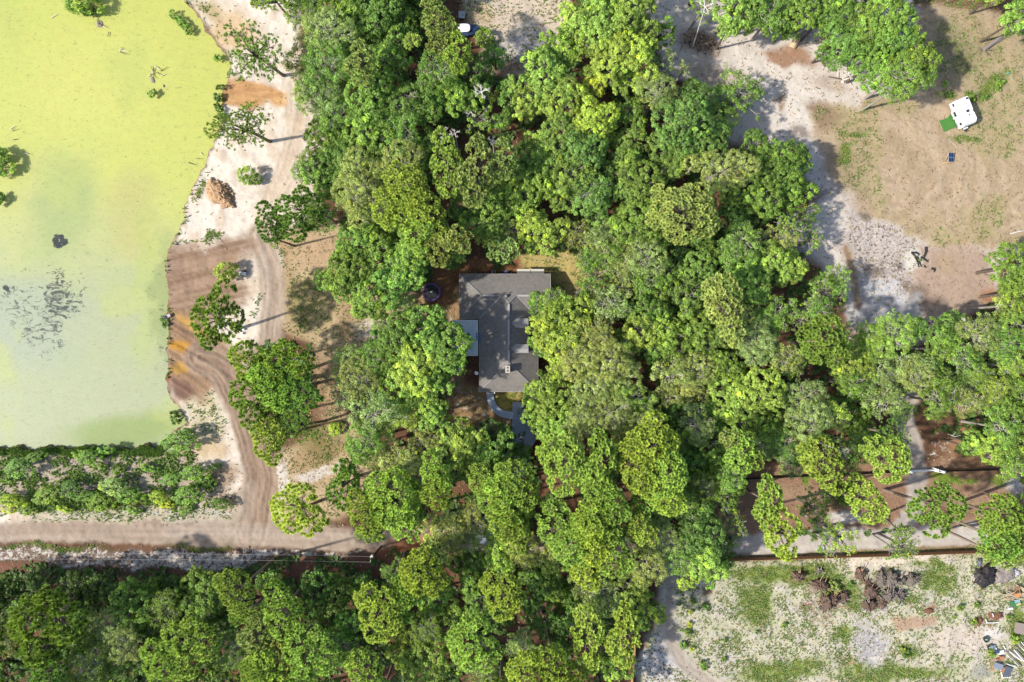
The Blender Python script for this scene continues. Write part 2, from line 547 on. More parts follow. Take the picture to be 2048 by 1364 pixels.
streaks([(400, 715), (440, 730), (478, 800), (505, 880), (520, 960), (512, 1030), (505, 1070)], 33, (194, 168, 144), (148, 122, 102), strength=0.8, amp=0.09)
streaks([(500, 980), (480, 1040), (400, 1066)], 16, (206, 188, 168), (172, 148, 128), k=0.6)
# road
road = streaks([(-90, 1066), (150, 1064), (300, 1068), (550, 1078), (700, 1084), (860, 1074), (1000, 1088), (1200, 1100), (1460, 1092), (1600, 1090), (1800, 1082), (1980, 1070), (2140, 1062)], 19,
               (210, 190, 170), (184, 162, 142), feather=5, freq=9, amp=0.04)
streaks([(1420, 1094), (1600, 1086), (1800, 1074), (1980, 1062), (2140, 1052)], 22, (232, 222, 210), (206, 194, 180), feather=6, freq=8, amp=0.04)
streaks([(340, 1062), (440, 1058), (560, 1064), (640, 1062), (700, 1072)], 14, (220, 202, 184), (190, 168, 148), feather=6, freq=8, k=0.6)
# verge south of the road
verge = region([(-90, 1090), (560, 1102), (740, 1100), (700, 1112), (560, 1118), (480, 1135), (300, 1150), (260, 1138), (-90, 1120)], 7)
paint(verge, (138, 114, 98)); setm(Rm, verge, 0.58); setm(Bm, verge, 0.3)
m = blob(390, 1118, 120, 22, 0); setm(Rm, m, 0.72); setm(Bm, m, 0.42)
m = blob(100, 1094, 110, 6) + blob(400, 1092, 60, 6); paint(m, (126, 120, 76), 0.8); setm(Gm, m, 0.6)
m = region([(-90, 1124), (260, 1142), (460, 1140), (560, 1122), (760, 1112), (860, 1082), (870, 1110), (760, 1190), (-90, 1190)], 7)
paint(m, (146, 104, 86)); setm(Rm, m, 0.12); setm(Gm, m, 0.0)
paint(blob(820, 1095, 60, 22, -15), (176, 112, 74), 0.8)
# north clearing with white sand
cl = region([(905, -90), (1150, -90), (1140, 60), (1100, 110), (1060, 140), (1010, 160), (960, 130), (965, 90), (930, 20)], 10)
paint(cl, (232, 212, 188)); opn(cl); setm(Rm, cl, 0.3); setm(Gm, cl, 0.25); setm(Bm, cl, 0.25)
m = blob(1050, 95, 46, 36, -30); paint(m, (218, 212, 208), 0.85); setm(Bm, m, 0.42)
m = blob(950, 30, 30, 26); paint(m, (206, 176, 136), 0.7); setm(Gm, m, 0.4)
m = blob(1010, 140, 40, 16, -30); paint(m, (178, 136, 112), 0.8)
# big clearing to the north-east
cl = region([(1290, -90), (2200, -90), (2200, 500), (2010, 500), (1995, 600), (1900, 636), (1840, 690), (1700, 690), (1690, 600), (1650, 540), (1560, 470), (1640, 400), (1590, 300), (1450, 290),
             (1470, 200), (1400, 170), (1330, 150), (1300, 60)], 12)
paint(cl, (240, 227, 214)); opn(cl); setm(Rm, cl, 0.42); setm(Gm, cl, 0.05); setm(Bm, cl, 0.22)
m = region([(1560, 120), (1640, 150), (1640, 220), (1620, 290), (1560, 260), (1500, 160), (1480, 120)], 14); paint(m, (246, 234, 220), 0.8)
m = blob(1430, 150, 60, 22, 20) + blob(1660, 170, 40, 18, 20); paint(m, (206, 186, 168), 0.8)
m = blob(1400, 88, 44, 24, 15); paint(m, (150, 116, 94), 0.85); setm(Bm, m, 0.6); setm(Rm, m, 0.3)
m = blob(1590, 112, 46, 20, 10) + blob(1555, 122, 30, 12, 20); paint(m, (178, 130, 94), 0.85); setm(Rm, m, 0.2)
field = region([(1612, 215), (1700, 215), (1780, 190), (1850, 140), (1830, 40), (1850, 10), (2200, -90), (2200, 480), (2000, 492), (1900, 500), (1830, 470), (1770, 450), (1725, 430), (1695, 380),
                (1650, 330), (1625, 275)], 12)
rr = np.hypot(X - 1700, (Y - 330) * 1.1); th = np.arctan2(Y - 330, X - 1700)
s_ = np.clip((fbm(rr + (big - .5) * 150 + (mid - .5) * 20, th * 14 + big * 6, 7, 4, 91, .7) - 0.5) * 3 + 0.5, 0, 1)
paint(field, (212, 188, 158)); setm(Rm, field, 0.05); setm(Bm, field, 0.22)
paint(field * s_, (178, 152, 116), 0.6)
paint(field * sstep(0.42, 0.62, big), (188, 172, 126), 0.6)
setm(Gm, field * sstep(0.42, 0.66, big), 0.35)
m = blob(1690, 360, 38, 70, -28); paint(m, (160, 138, 112), 0.35)  # tree shade at the field rim, put faintly into the ground colour
m = blob(1640, 230, 40, 20, 40); paint(m, (160, 132, 110), 0.7)  # brown patch with tree shade put into the ground colour
m = blob(1900, 110, 56, 60, 20); paint(m, (136, 132, 96), 0.6); setm(Gm, m, 0.4)  # olive grass stain, with the big tree's shade put into its colour
for a in ((1892, 190, 14, 9, 0), (1945, 198, 16, 8, 30), (1988, 170, 14, 34, 40), (1968, 196, 14, 8, 0), (1935, 280, 30, 7, 0), (1690, 310, 14, 18, 0), (1705, 268, 20, 8, 0)):
    m = blob(*a); paint(m, (104, 128, 62), 0.6); setm(Gm, m, 0.75)
m = region([(1820, -90), (2200, -90), (2200, 22), (1960, 24), (1890, 12), (1826, 20)], 8); paint(m, (150, 116, 88)); setm(Bm, m, 0.5); setm(Gm, m, 0.4)
# lower part of that clearing
m = region([(1700, 420), (1760, 450), (1830, 480), (1830, 560), (1800, 600), (1740, 580), (1700, 540), (1670, 500)], 12); paint(m, (212, 198, 188), 0.9); setm(Bm, m, 0.45)
m = region([(1840, 490), (1990, 500), (1990, 610), (1900, 632), (1850, 640), (1830, 560)], 12); paint(m, (196, 168, 146), 0.9); setm(Rm, m, 0.15)
m = region([(1705, 556), (1790, 560), (1806, 600), (1826, 628), (1766, 648), (1720, 668), (1692, 640)], 7); paint(m, (216, 215, 220), 0.95); setm(Bm, m, 0.38); setm(Rm, m, 0.6)
for a, c in (((1748, 536, 22, 13), (128, 114, 106)), ((1802, 532, 10, 9), (104, 90, 82)), ((1824, 576, 26, 16, 20), (136, 118, 104)), ((1852, 600, 30, 12, 10), (146, 124, 112)),
             ((1768, 518, 8, 6), (120, 108, 100)), ((1734, 436, 12, 10, 40), (120, 108, 98)), ((1598, 268, 20, 14), (146, 130, 122)), ((1560, 190, 10, 8), (150, 132, 118)),
             ((1566, 205, 5, 14), (176, 142, 116)), ((1640, 388, 24, 8, -30), (168, 150, 138)), ((1980, 590, 24, 16), (186, 128, 90)), ((1900, 530, 30, 20), (196, 170, 140))):
    paint(blob(*a), c, 0.8)
streaks([(1692, 500), (1708, 560), (1716, 610)], 9, (200, 172, 138), (160, 130, 98), k=0.9)
streaks([(1722, 560), (1736, 640), (1742, 670)], 7, (206, 200, 198), (176, 168, 164), k=0.7)
streaks([(1770, 610), (1810, 618), (1830, 596)], 12, (210, 206, 208), (150, 144, 142), k=0.7)
m = blob(1832, 520, 20, 22, 0, 0.35); paint(m, (244, 238, 222), 0.95); setm(Bm, m, 0.3)
m = blob(1690, 690, 36, 50, 30); paint(m, (150, 112, 92), 0.8)
# yard around the house
m = region([(1040, 505), (1150, 500), (1220, 540), (1230, 640), (1180, 720), (1110, 660), (1104, 560), (1040, 545)], 10); paint(m, (206, 186, 118)); setm(Rm, m, 0.35); setm(Gm, m, 0.3)
m = region([(860, 520), (1036, 510), (1040, 548), (916, 552), (916, 660), (850, 640), (850, 590)], 10); paint(m, (164, 118, 82)); setm(Rm, m, 0.12); setm(Gm, m, 0.2)
m = region([(895, 600), (925, 600), (925, 760), (958, 770), (975, 800), (1018, 840), (1018, 880), (940, 890), (890, 850), (890, 700)], 10); paint(m, (178, 144, 104)); setm(Rm, m, 0.42); setm(Gm, m, 0.2)
m = region([(984, 784), (1040, 784), (1030, 826), (1004, 826), (988, 806)], 4, 0.4); paint(m, (196, 176, 98)); setm(Gm, m, 0.4)
m = region([(1060, 850), (1085, 860), (1094, 905), (1070, 935), (1048, 925)], 4, 0.4); paint(m, (112, 66, 46)); setm(Rm, m, 0); setm(Bm, m, 0.2)
# south-east: straw, grass, gate track
m = region([(1440, 930), (2200, 905), (2200, 1056), (1980, 1050), (1700, 1056), (1440, 1080)], 10); opn(m); paint(m, (170, 134, 108)); setm(Rm, m, 0.12); setm(Gm, m, 0.05)
m = blob(1600, 985, 60, 14, 0) + blob(1930, 1000, 60, 20) + blob(1990, 970, 40, 14); paint(m, (190, 156, 128), 0.8)
m = blob(1930, 900, 40, 42) + blob(1890, 830, 30, 30); paint(m, (192, 148, 112), 0.85); setm(Gm, m, 0.1)
m = blob(1880, 900, 26, 40) ; setm(Rm, m, 0.45)
m = blob(1890, 955, 34, 13) + blob(2004, 957, 24, 13) + blob(1612, 966, 12, 5) + blob(1945, 956, 12, 6); paint(m, (128, 160, 46), 0.9); setm(Gm, m, 0.5)
m = blob(1680, 992, 34, 22); paint(m, (104, 116, 60), 0.8); setm(Gm, m, 0.6)
streaks([(1826, 770), (1806, 840), (1826, 890), (1832, 960), (1826, 1020), (1800, 1060)], 18, (222, 210, 198), (190, 176, 162), feather=6, freq=8)
m = blob(1690, 1040, 36, 14) + blob(2034, 965, 26, 18); paint(m, (230, 222, 214), 0.8); setm(Rm, m, 0.6)
m = region([(1440, 1112), (2200, 1082), (2200, 1108), (1440, 1124)], 5, 0.4); paint(m, (152, 130, 84)); setm(Rm, m, 0.35); setm(Gm, m, 0.45); setm(Bm, m, 0.3)
# open lot in the corner
lot = region([(1275, 1434), (1282, 1290), (1320, 1240), (1325, 1150), (1350, 1120), (1460, 1120), (2200, 1100), (2200, 1434)], 8)
paint(lot, (222, 214, 182)); setm(Rm, lot, 0.55); setm(Gm, lot, 0.42); setm(Bm, lot, 0.36)
paint(lot * sstep(0.45, 0.62, big), (206, 202, 158), 0.5)
paint(lot * sstep(0.52, 0.66, mid), (214, 204, 196), 0.6)
for a in ((1560, 1146, 96, 20, 0), (1560, 1144, 80, 14, 0), (1640, 1156, 60, 20, 10), (1512, 1210, 34, 40, 0), (1700, 1190, 16, 24, 0), (1880, 1165, 40, 22, 20), (2020, 1110, 60, 18, 0), (1690, 1262, 26, 22, 0),
          (1790, 1345, 110, 18, 0), (1560, 1340, 90, 20, -10), (2040, 1262, 14, 80, 0), (1790, 1196, 60, 10, 0), (1850, 1130, 60, 8, 0), (1820, 1300, 20, 12, 0)):
    m = blob(*a); paint(m, (146, 166, 82), 0.8); setm(Gm, m, 0.72); setm(Rm, m, 0.25)
m = blob(1740, 1290, 30, 46, 0); paint(m, (190, 186, 190), 0.85); setm(Gm, m, 0.15); setm(Rm, m, 0.5)
m = blob(1320, 1330, 34, 50, 0); paint(m, (224, 224, 226), 0.85); setm(Gm, m, 0.15); setm(Bm, m, 0.5)
m = region([(1784, 1232), (1872, 1236), (1874, 1256), (1796, 1262)], 5, 0.5); paint(m, (206, 174, 146)); setm(Gm, m, 0.1); setm(Rm, m, 0.05)
m = region([(1690, 1118), (1850, 1110), (1850, 1132), (1700, 1136)], 8); paint(m, (246, 232, 206)); setm(Gm, m, 0.1)
m = blob(1920, 1280, 60, 26, 0) + blob(1975, 1272, 26, 18); paint(m, (232, 216, 200), 0.85); setm(Gm, m, 0.1); setm(Rm, m, 0.3)
m = blob(1974, 1270, 12, 10, 0); paint(m, (250, 240, 226))
m = blob(1990, 1262, 16, 12, 0); paint(m, (244, 236, 226), 0.8)
m = blob(1965, 1345, 22, 12, 0); paint(m, (178, 176, 164), 0.9); setm(Gm, m, 0); setm(Rm, m, 0)
m = blob(1612, 1208, 14, 10) + blob(1860, 1222, 12, 7) + blob(1972, 1244, 8, 12) + blob(1990, 1236, 14, 8); paint(m, (150, 92, 66), 0.8)
m = blob(1640, 1200, 30, 40); paint(m, (150, 120, 84), 0.5)
m = blob(1694, 1330, 18, 10); paint(m, (186, 128, 108), 0.6)
m = blob(1412, 1176, 13, 15); paint(m, (112, 84, 68), 0.9); setm(Rm, m, 0); setm(Gm, m, 0)
streaks([(1340, 1110), (1336, 1180), (1334, 1250), (1346, 1300), (1390, 1345), (1470, 1390)], 15, (216, 204, 190), (180, 162, 146), feather=12, freq=6, amp=0.05, k=.8)

opn(bank, belt, yard, field, lot, road)

# relief
pond_sd = poly_sd(WX * 0.5 + X * 0.5, WY * 0.5 + Y * 0.5, SHORE) + (fine - .5) * 9
Z = Z + (mid - 0.5) * 0.35 + (fine - 0.5) * 0.14
Z = Z * (np.abs(X - 1024) < 2500)
Z = np.where(pond_sd < 8, Z * sstep(-2, 8, pond_sd), Z)
Z = Z - 1.8 * sstep(4, -9, pond_sd)
edge = sstep(9, 1, pond_sd) * (X < 480) * (X > -80)
paint(edge, (116, 92, 66), 0.85); setm(Rm, edge, 0.0); setm(Bm, edge, 0.45); setm(Gm, edge * (mid > .5), 0.5)

def grid_mesh(name, xv, yv, Zg, Cg, Mg, mat):
    ny, nx = Zg.shape
    Xg, Yg = np.meshgrid(xv, yv)
    V = np.stack([(Xg - 1024) / 10, (682 - Yg) / 10, Zg], -1).reshape(-1, 3)
    i = np.arange(ny * nx).reshape(ny, nx)
    F = np.stack([i[:-1, :-1], i[1:, :-1], i[1:, 1:], i[:-1, 1:]], -1).reshape(-1, 4)
    me = mesh_np(name, V, F, [mat], True)
    for an, arr in (('gcol', Cg), ('gmask', Mg)):
        a = me.attributes.new(an, 'FLOAT_COLOR', 'POINT')
        buf = np.ones((ny * nx, 4), np.float32)
        buf[:, :3] = arr.reshape(-1, 3)
        a.data.foreach_set('color', buf.ravel())
    return me

M_GROUND = ground_material()
g = link('ground', grid_mesh('ground', xs, ys, Z, C, np.stack([Rm, Gm, Bm], -1), M_GROUND))
g['kind'] = 'structure'

def ground_z(px, py):
    i = int(np.clip(np.searchsorted(xs, px), 0, len(xs) - 1)); j = int(np.clip(np.searchsorted(ys, py), 0, len(ys) - 1))
    return float(Z[j, i])

# ---- pond
gx = np.concatenate([[-2500, -900, -300], np.arange(-60, 486, 4.0)])
gy = np.concatenate([[-2500, -900, -300], np.arange(-70, 926, 4.0)])
PX, PY = np.meshgrid(gx, gy)
bigp = fbm(PX, PY, 120, 4, 121); midp = fbm(PX, PY, 34, 4, 133)
t = sstep(200, 640, PY + (bigp - 0.5) * 260 - PX * 0.15)
pc = np.array(A(214, 216, 106))[None, None] * (1 - t[..., None]) + np.array(A(184, 191, 146))[None, None] * t[..., None]
def pmix(pc, m, col, k=1.0):
    m = (np.clip(m, 0, 1) * k)[..., None]
    return pc * (1 - m) + np.array(A(*col)) * m
def pblob(cx, cy, rx, ry, rot=0, soft=0.5, wz=70):
    x = PX + (midp - 0.5) * wz - cx; y = PY + (bigp - 0.5) * wz - cy
    c, s = math.cos(math.radians(rot)), math.sin(math.radians(rot))
    d = np.sqrt(((x * c + y * s) / rx) ** 2 + ((-x * s + y * c) / ry) ** 2)
    return sstep(1 + soft, 1 - soft, d)
pc = pmix(pc, pblob(200, 150, 130, 110), (224, 222, 116), 0.6)
pc = pmix(pc, pblob(120, 420, 60, 90, 20), (168, 186, 112), 0.7)
pc = pmix(pc, pblob(260, 420, 50, 90), (200, 192, 116), 0.6)
pc = pmix(pc, pblob(290, 560, 26, 150), (190, 202, 98), 0.5)
pc = pmix(pc, pblob(40, 640, 120, 90), (176, 186, 156), 0.9)  # pale haze of reflected sky, put into the film colour
pc = pmix(pc, pblob(250, 860, 120, 32), (144, 168, 76), 0.85)
pc = pmix(pc, pblob(330, 590, 22, 120), (156, 170, 92), 0.7)
pc = pmix(pc, sstep(0.52, 0.7, bigp), (198, 206, 106), 0.5)
pm = np.zeros(PX.shape + (3,))
def pset(k, m, v):
    pm[..., k] = np.maximum(pm[..., k], np.clip(m, 0, 1) * v)
pset(0, pblob(117, 478, 17, 15, 30, 0.25, 30), 1.0); pset(2, pblob(117, 478, 30, 30), 1.0)
pset(0, pblob(9, 575, 7, 6, 0, 0.3, 8), 1.0); pset(2, pblob(9, 575, 14, 12), 1.0)
pset(0, pblob(112, 590, 62, 84, 15, 0.6), 0.80); pset(2, pblob(110, 600, 90, 110), 0.8); pset(2, pblob(110, 600, 60, 80), 0.75)
pset(0, pblob(98, 604, 24, 17, -35, 0.5, 20), 0.85); pset(0, pblob(60, 640, 50, 14, -45, 0.6), 0.66)
pset(0, pblob(40, 540, 60, 8, -32, 0.6, 20), 0.6); pset(0, pblob(80, 668, 84, 44, 0, 0.8), 0.74)
pset(0, pblob(30, 610, 80, 100, 0, 0.8), 0.70)
pset(0, pblob(322, 620, 10, 60, 0, 0.6, 20), 0.62); pset(0, pblob(320, 695, 9, 10, 0, 0.6, 10), 0.8); pset(0, pblob(322, 850, 20, 24, 0, 0.6, 20), 0.55)
pset(0, pblob(306, 540, 14, 40, 0, 0.7, 30), 0.45)
pset(1, pblob(250, 110, 160, 120), 0.35); pset(1, pblob(60, 280, 90, 60), 0.42); pset(1, pblob(380, 310, 40, 80), 0.5)
pset(1, np.ones(PX.shape), 0.45); pset(1, pblob(320, 600, 40, 200), 0.55)
pm[..., 2] = np.maximum(pm[..., 2], 0.25)
pond = link('pond_water', grid_mesh('pond_water', gx, gy, np.full(PX.shape, -0.55), pc, pm, pond_material()))
pond['kind'] = 'structure'

# ------------------------------------------------------------------ drive and walk in grey concrete
M_CONC = simple('concrete', A(176, 186, 202), 0.85, 0.22, 0.9, dirt=A(150, 152, 158))
def sheet(name, pts, z, m, thick=0.1):
    """slab whose top lies at z, cut into thin strips so that it keeps its outline"""
    mb = MB()
    mb.prism([W(x, y)[:2] for x, y in pts][::-1], z - thick, z)
    o = mb.build(name, m)
    o['kind'] = 'structure'
    return o
sheet('driveway', [(1025, 804), (1044, 804), (1062, 850), (1078, 870), (1062, 896), (1052, 930), (1046, 985), (1010, 1062), (1000, 1088), (950, 1088), (958, 1050), (1000, 970), (1008, 915), (1012, 893), (1024, 862)], 0.30, M_CONC, 0.4)
wk = smooth_line([(980, 780), (981, 797), (988, 814), (1003, 826), (1026, 831)], 5)
L_, R_ = [], []
for i, p in enumerate(wk):
    q = wk[min(i + 1, len(wk) - 1)]; r_ = wk[max(i - 1, 0)]
    dx, dy = q[0] - r_[0], q[1] - r_[1]; l = math.hypot(dx, dy)
    L_.append((p[0] - dy / l * 7, p[1] + dx / l * 7)); R_.append((p[0] + dy / l * 7, p[1] - dx / l * 7))
M_WALK = simple('walk_concrete', A(206, 218, 234), 0.85, 0.15, 1.2)
sheet('walkway', R_ + L_[::-1], 0.304, M_WALK, 0.35)
Rm_ = None

# ------------------------------------------------------------------ the house
M_SHINGLE = None
def shingle_material():
    m, nt, out = new_mat('shingle')
    tc = N(nt, 'ShaderNodeTexCoord')
    def noise(scale, detail, vec=None, r=0.6):
        n = N(nt, 'ShaderNodeTexNoise', i_Scale=scale, i_Detail=detail, i_Roughness=r)
        nt.links.new(tc.outputs['Object'] if vec is None else vec, n.inputs['Vector'])
        return n.outputs[0]
    vo = N(nt, 'ShaderNodeTexVoronoi', i_Scale=3.2)
    nt.links.new(tc.outputs['Object'], vo.inputs['Vector'])
    sp = N(nt, 'ShaderNodeSeparateColor')
    nt.links.new(vo.outputs['Color'], sp.inputs[0])
    v = math_n(nt, 'ADD', math_n(nt, 'MULTIPLY_ADD', noise(0.35, 4), 0.5, 0.5), math_n(nt, 'MULTIPLY', sp.outputs[0], 0.28))
    v = math_n(nt, 'ADD', v, math_n(nt, 'MULTIPLY', noise(9, 2), 0.2))
    cb = N(nt, 'ShaderNodeCombineColor')
    for i in range(3):
        nt.links.new(v, cb.inputs[i])
    c = mixc(nt, 1.0, (0.136, 0.124, 0.112), cb.outputs[0], 'MULTIPLY')
    st = math_n(nt, 'MULTIPLY_ADD', noise(0.8, 6, None, 0.75), 5.0, -2.7, clamp=True)
    c = mixc(nt, math_n(nt, 'MULTIPLY', st, 0.55), c, (0.07, 0.065, 0.058))
    st2 = math_n(nt, 'MULTIPLY_ADD', noise(2.2, 5, None, 0.8), 7.0, -4.3, clamp=True)
    c = mixc(nt, math_n(nt, 'MULTIPLY', st2, 0.5), c, (0.23, 0.215, 0.19))
    b = N(nt, 'ShaderNodeBsdfPrincipled', i_Roughness=0.9)
    nt.links.new(c, b.inputs['Base Color'])
    nt.links.new(b.outputs[0], out.inputs[0])
    return m
M_SHINGLE = shingle_material()
M_RIDGE = simple('ridge_cap', (0.26, 0.25, 0.245), 0.85, 0.2, 4)
M_TRIM = simple('white_trim', (0.62, 0.61, 0.58), 0.6, 0.08, 2)
M_WALL = simple('siding', (0.42, 0.38, 0.32), 0.85, 0.12, 1.2)
M_GLASS = simple('window_glass', (0.03, 0.035, 0.04), 0.08, 0.1, 1, spec=0.6)
M_DARK = simple('dark_metal', (0.03, 0.03, 0.032), 0.5, 0.2, 4)
M_BUFF = simple('chimney_stone', (0.33, 0.30, 0.25), 0.9, 0.15, 3)
M_GREY = simple('grey_metal', (0.3, 0.3, 0.31), 0.5, 0.12, 3)

house = thing('house', 'long grey-shingled house with two dormers standing among the trees', 'house', (0, 0, 0))
EZ = 2.8; PIT = 0.045 * 1.0
HK = (1 - 3.6 / H) / 10.0
def hp(x, y, z=0.0):
    return ((x - 1024) * HK, (682 - y) * HK, z)
def clip(poly, nx_, ny_, d, keep_less):
    out = []
    n = len(poly)
    for i in range(n):
        a, b = poly[i], poly[(i + 1) % n]
        da = a[0] * nx_ + a[1] * ny_ - d; db = b[0] * nx_ + b[1] * ny_ - d
        if not keep_less:
            da, db = -da, -db
        if da <= 0:
            out.append(a)
        if (da < 0) != (db < 0) and abs(da - db) > 1e-9:
            t = da / (da - db)
            out.append((a[0] + (b[0] - a[0]) * t, a[1] + (b[1] - a[1]) * t))
    return out
def slope(poly, dn, eave, label=None, base=EZ, pit=PIT, lift=0.0, parent=None, course=3.6, name='roof_slope'):
    """a roof plane built of lapping shingle courses; dn = direction down the slope, eave = value of p.dn at the eave"""
    mb = MB()
    ds = [p[0] * dn[0] + p[1] * dn[1] for p in poly]
    lo, hi = min(ds), max(ds)
    def zz(p):
        return base + pit * (eave - (p[0] * dn[0] + p[1] * dn[1])) + lift
    k = 0
    while hi - k * course > lo + 1e-6:
        top = hi - (k + 1) * course; bot = hi - k * course
        pg = clip(clip(poly, dn[0], dn[1], bot, True), dn[0], dn[1], top, False)
        if len(pg) >= 3:
            vs = [hp(p[0], p[1], zz(p) + 0.045 * (p[0] * dn[0] + p[1] * dn[1] - top) / course) for p in pg]
            mb.add(vs, [tuple(range(len(vs)))[::-1]])
            # the exposed lower edge of the course
            low = [p for p in pg if abs(p[0] * dn[0] + p[1] * dn[1] - bot) < 1e-4]
            if len(low) >= 2:
                a, b = low[0], low[-1]
                mb.add([hp(a[0], a[1], zz(a) - 0.01), hp(b[0], b[1], zz(b) - 0.01), hp(b[0], b[1], zz(b) + 0.045), hp(a[0], a[1], zz(a) + 0.045)], [(0, 1, 2, 3)])
        k += 1
    mb.add([hp(p[0], p[1], zz(p) - 0.06) for p in poly], [tuple(range(len(poly)))])
    o = mb.build(name, M_SHINGLE, parent or house)
    return o
zs_ = lambda: 0
slope([(918, 547), (1101, 547), (1101, 592), (1032, 592), (1017.5, 606.5), (1003, 592), (963, 592)], (0, -1), -547)
slope([(918, 547), (963, 592), (918, 637)], (-1, 0), -918)
slope([(963, 592), (1003, 592), (958, 637), (918, 637)], (0, 1), 637)
slope([(1032, 592), (1101, 592), (1101, 637), (1077, 637)], (0, 1), 637)
slope([(1017.5, 606.5), (1003, 592), (958, 637), (958, 784), (1017.5, 724.5)], (-1, 0), -958)
slope([(1017.5, 606.5), (1032, 592), (1077, 637), (1057, 637.1), (1057, 697), (1077, 697.1), (1077, 784), (1017.5, 724.5)], (1, 0), 1077)
slope([(958, 784), (1017.5, 724.5), (1077, 784)], (0, 1), 784)
def rz_(x, y):
    """height of the roof"""
    zn = min(y - 547, 637 - y, x - 918) if 918 <= x <= 1101 else -1
    zsw = min(x - 958, 1077 - x, y - 547, 784 - y)
    return EZ + PIT * max(zn, zsw)
def cap(a, b, w=0.34, m=None, h=0.07, up=0.05, name='ridge_cap'):
    mb = MB()
    mb.bar(hp(a[0], a[1], rz_(*a) + up), hp(b[0], b[1], rz_(*b) + up), w, h)
    return mb.build(name, m or M_RIDGE, house)
M_RIDGE_DK = simple('ridge_shingle', (0.19, 0.18, 0.175), 0.9, 0.2, 5)
for a, b in (((963, 592), (1003, 592)), ((1032, 592), (1101, 592)), ((1017.5, 606.5), (1017.5, 724.5)), ((1017.5, 606.5), (1003.5, 592.5)), ((1017.5, 606.5), (1031.5, 592.5)),
             ((1017.5, 724.5), (958.5, 783.5)), ((1017.5, 724.5), (1076.5, 783.5)), ((963, 592), (918.5, 547.5)), ((963, 592), (918.5, 636.5))):
    cap(a, b, 0.22, M_RIDGE_DK)
for a, b in (((966, 592), (989, 592)), ((1036, 592), (1084, 592)), ((1017.5, 609), (1017.5, 634)), ((1017.5, 640), (1017.5, 690)), ((1017.5, 700), (1017.5, 722))):
    cap(a, b, 0.36, M_RIDGE, 0.1, 0.12, 'ridge_vent')
# valley flashing, pale
for a, b in (((1033.5, 593.5), (1075, 635)), ((1001.5, 593.5), (960, 635))):
    cap(a, b, 0.16, M_RIDGE, 0.03, 0.03, 'valley_flashing')
# fascia and soffit
eaves = [(918, 547), (1101, 547), (1101, 637), (1077, 637), (1077, 697), (1077, 784), (958, 784), (958, 637), (918, 637)]
mb = MB()
ring = [(918, 547), (1101, 547)], [(1101, 637), (1077, 637)], [(1077, 697), (1077, 784)], [(1077, 784), (958, 784)], [(958, 784), (958, 637)], [(958, 637), (918, 637)], [(918, 637), (918, 547)]
for a, b in ring:
    mb.bar(hp(a[0], a[1], EZ - 0.1), hp(b[0], b[1], EZ - 0.1), 0.05, 0.2)
mb.bar(hp(1101, 547, EZ - .1), hp(1101, 592, EZ + PIT * 45 - .1), 0.06, 0.22)
mb.bar(hp(1101, 592, EZ + PIT * 45 - .1), hp(1101, 637, EZ - .1), 0.06, 0.22)
mb.bar(hp(1057, 637, EZ + PIT * 20 - .1), hp(1057, 697, EZ + PIT * 20 - .1), 0.05, 0.2)
mb.build('fascia', M_TRIM, house)
mb = MB()
mb.prism([hp(x, y)[:2] for x, y in [(923, 552), (923, 632), (963, 632), (963, 779), (1072, 779), (1072, 699), (1054, 699), (1054, 632), (1096, 632), (1096, 552)]], -0.3, EZ - 0.02)
mb.build('wall', M_WALL, house)
mb = MB()
a, b, c = hp(1096.5, 552, EZ - 0.02), hp(1096.5, 632, EZ - 0.02), hp(1096.5, 592, EZ + PIT * 39)
mb.add([a, b, c, (a[0] - .15, a[1], a[2]), (b[0] - .15, b[1], b[2]), (c[0] - .15, c[1], c[2])], [(0, 2, 1), (3, 4, 5), (0, 1, 4, 3), (1, 2, 5, 4), (2, 0, 3, 5)])
mb.build('gable_wall', M_WALL, house)
# windows and a door in the walls
def wall_window(x, y, axis, w=1.2, h=1.1, z=1.0, nm='window'):
    p = hp(x, y)
    fr = MB(); pn = MB()
    if axis == 'x':     # wall faces +-y
        fr.box(p[0] - w / 2 - .07, p[0] + w / 2 + .07, p[1] - .05, p[1] + .05, z - .07, z + h + .07)
        pn.box(p[0] - w / 2, p[0] + w / 2, p[1] - .065, p[1] + .065, z, z + h)
    else:
        fr.box(p[0] - .05, p[0] + .05, p[1] - w / 2 - .07, p[1] + w / 2 + .07, z - .07, z + h + .07)
        pn.box(p[0] - .065, p[0] + .065, p[1] - w / 2, p[1] + w / 2, z, z + h)
    f = fr.build(nm, M_TRIM, house)
    pn.build('pane' if nm == 'window' else 'door_leaf', M_GLASS if nm == 'window' else M_DARK, f)
for x, y, ax in ((945, 552, 'x'), (975, 552, 'x'), (1030, 779, 'x'), (1055, 779, 'x'), (1096, 575, 'y'), (1096, 610, 'y'), (1072, 720, 'y'), (1072, 755, 'y'), (963, 740, 'y'), (923, 590, 'y')):
    wall_window(x, y, ax)
wall_window(980, 779, 'x', 1.0, 2.05, 0.1, 'door')
wall_window(1054, 668, 'y', 1.0, 2.05, 0.1, 'door')
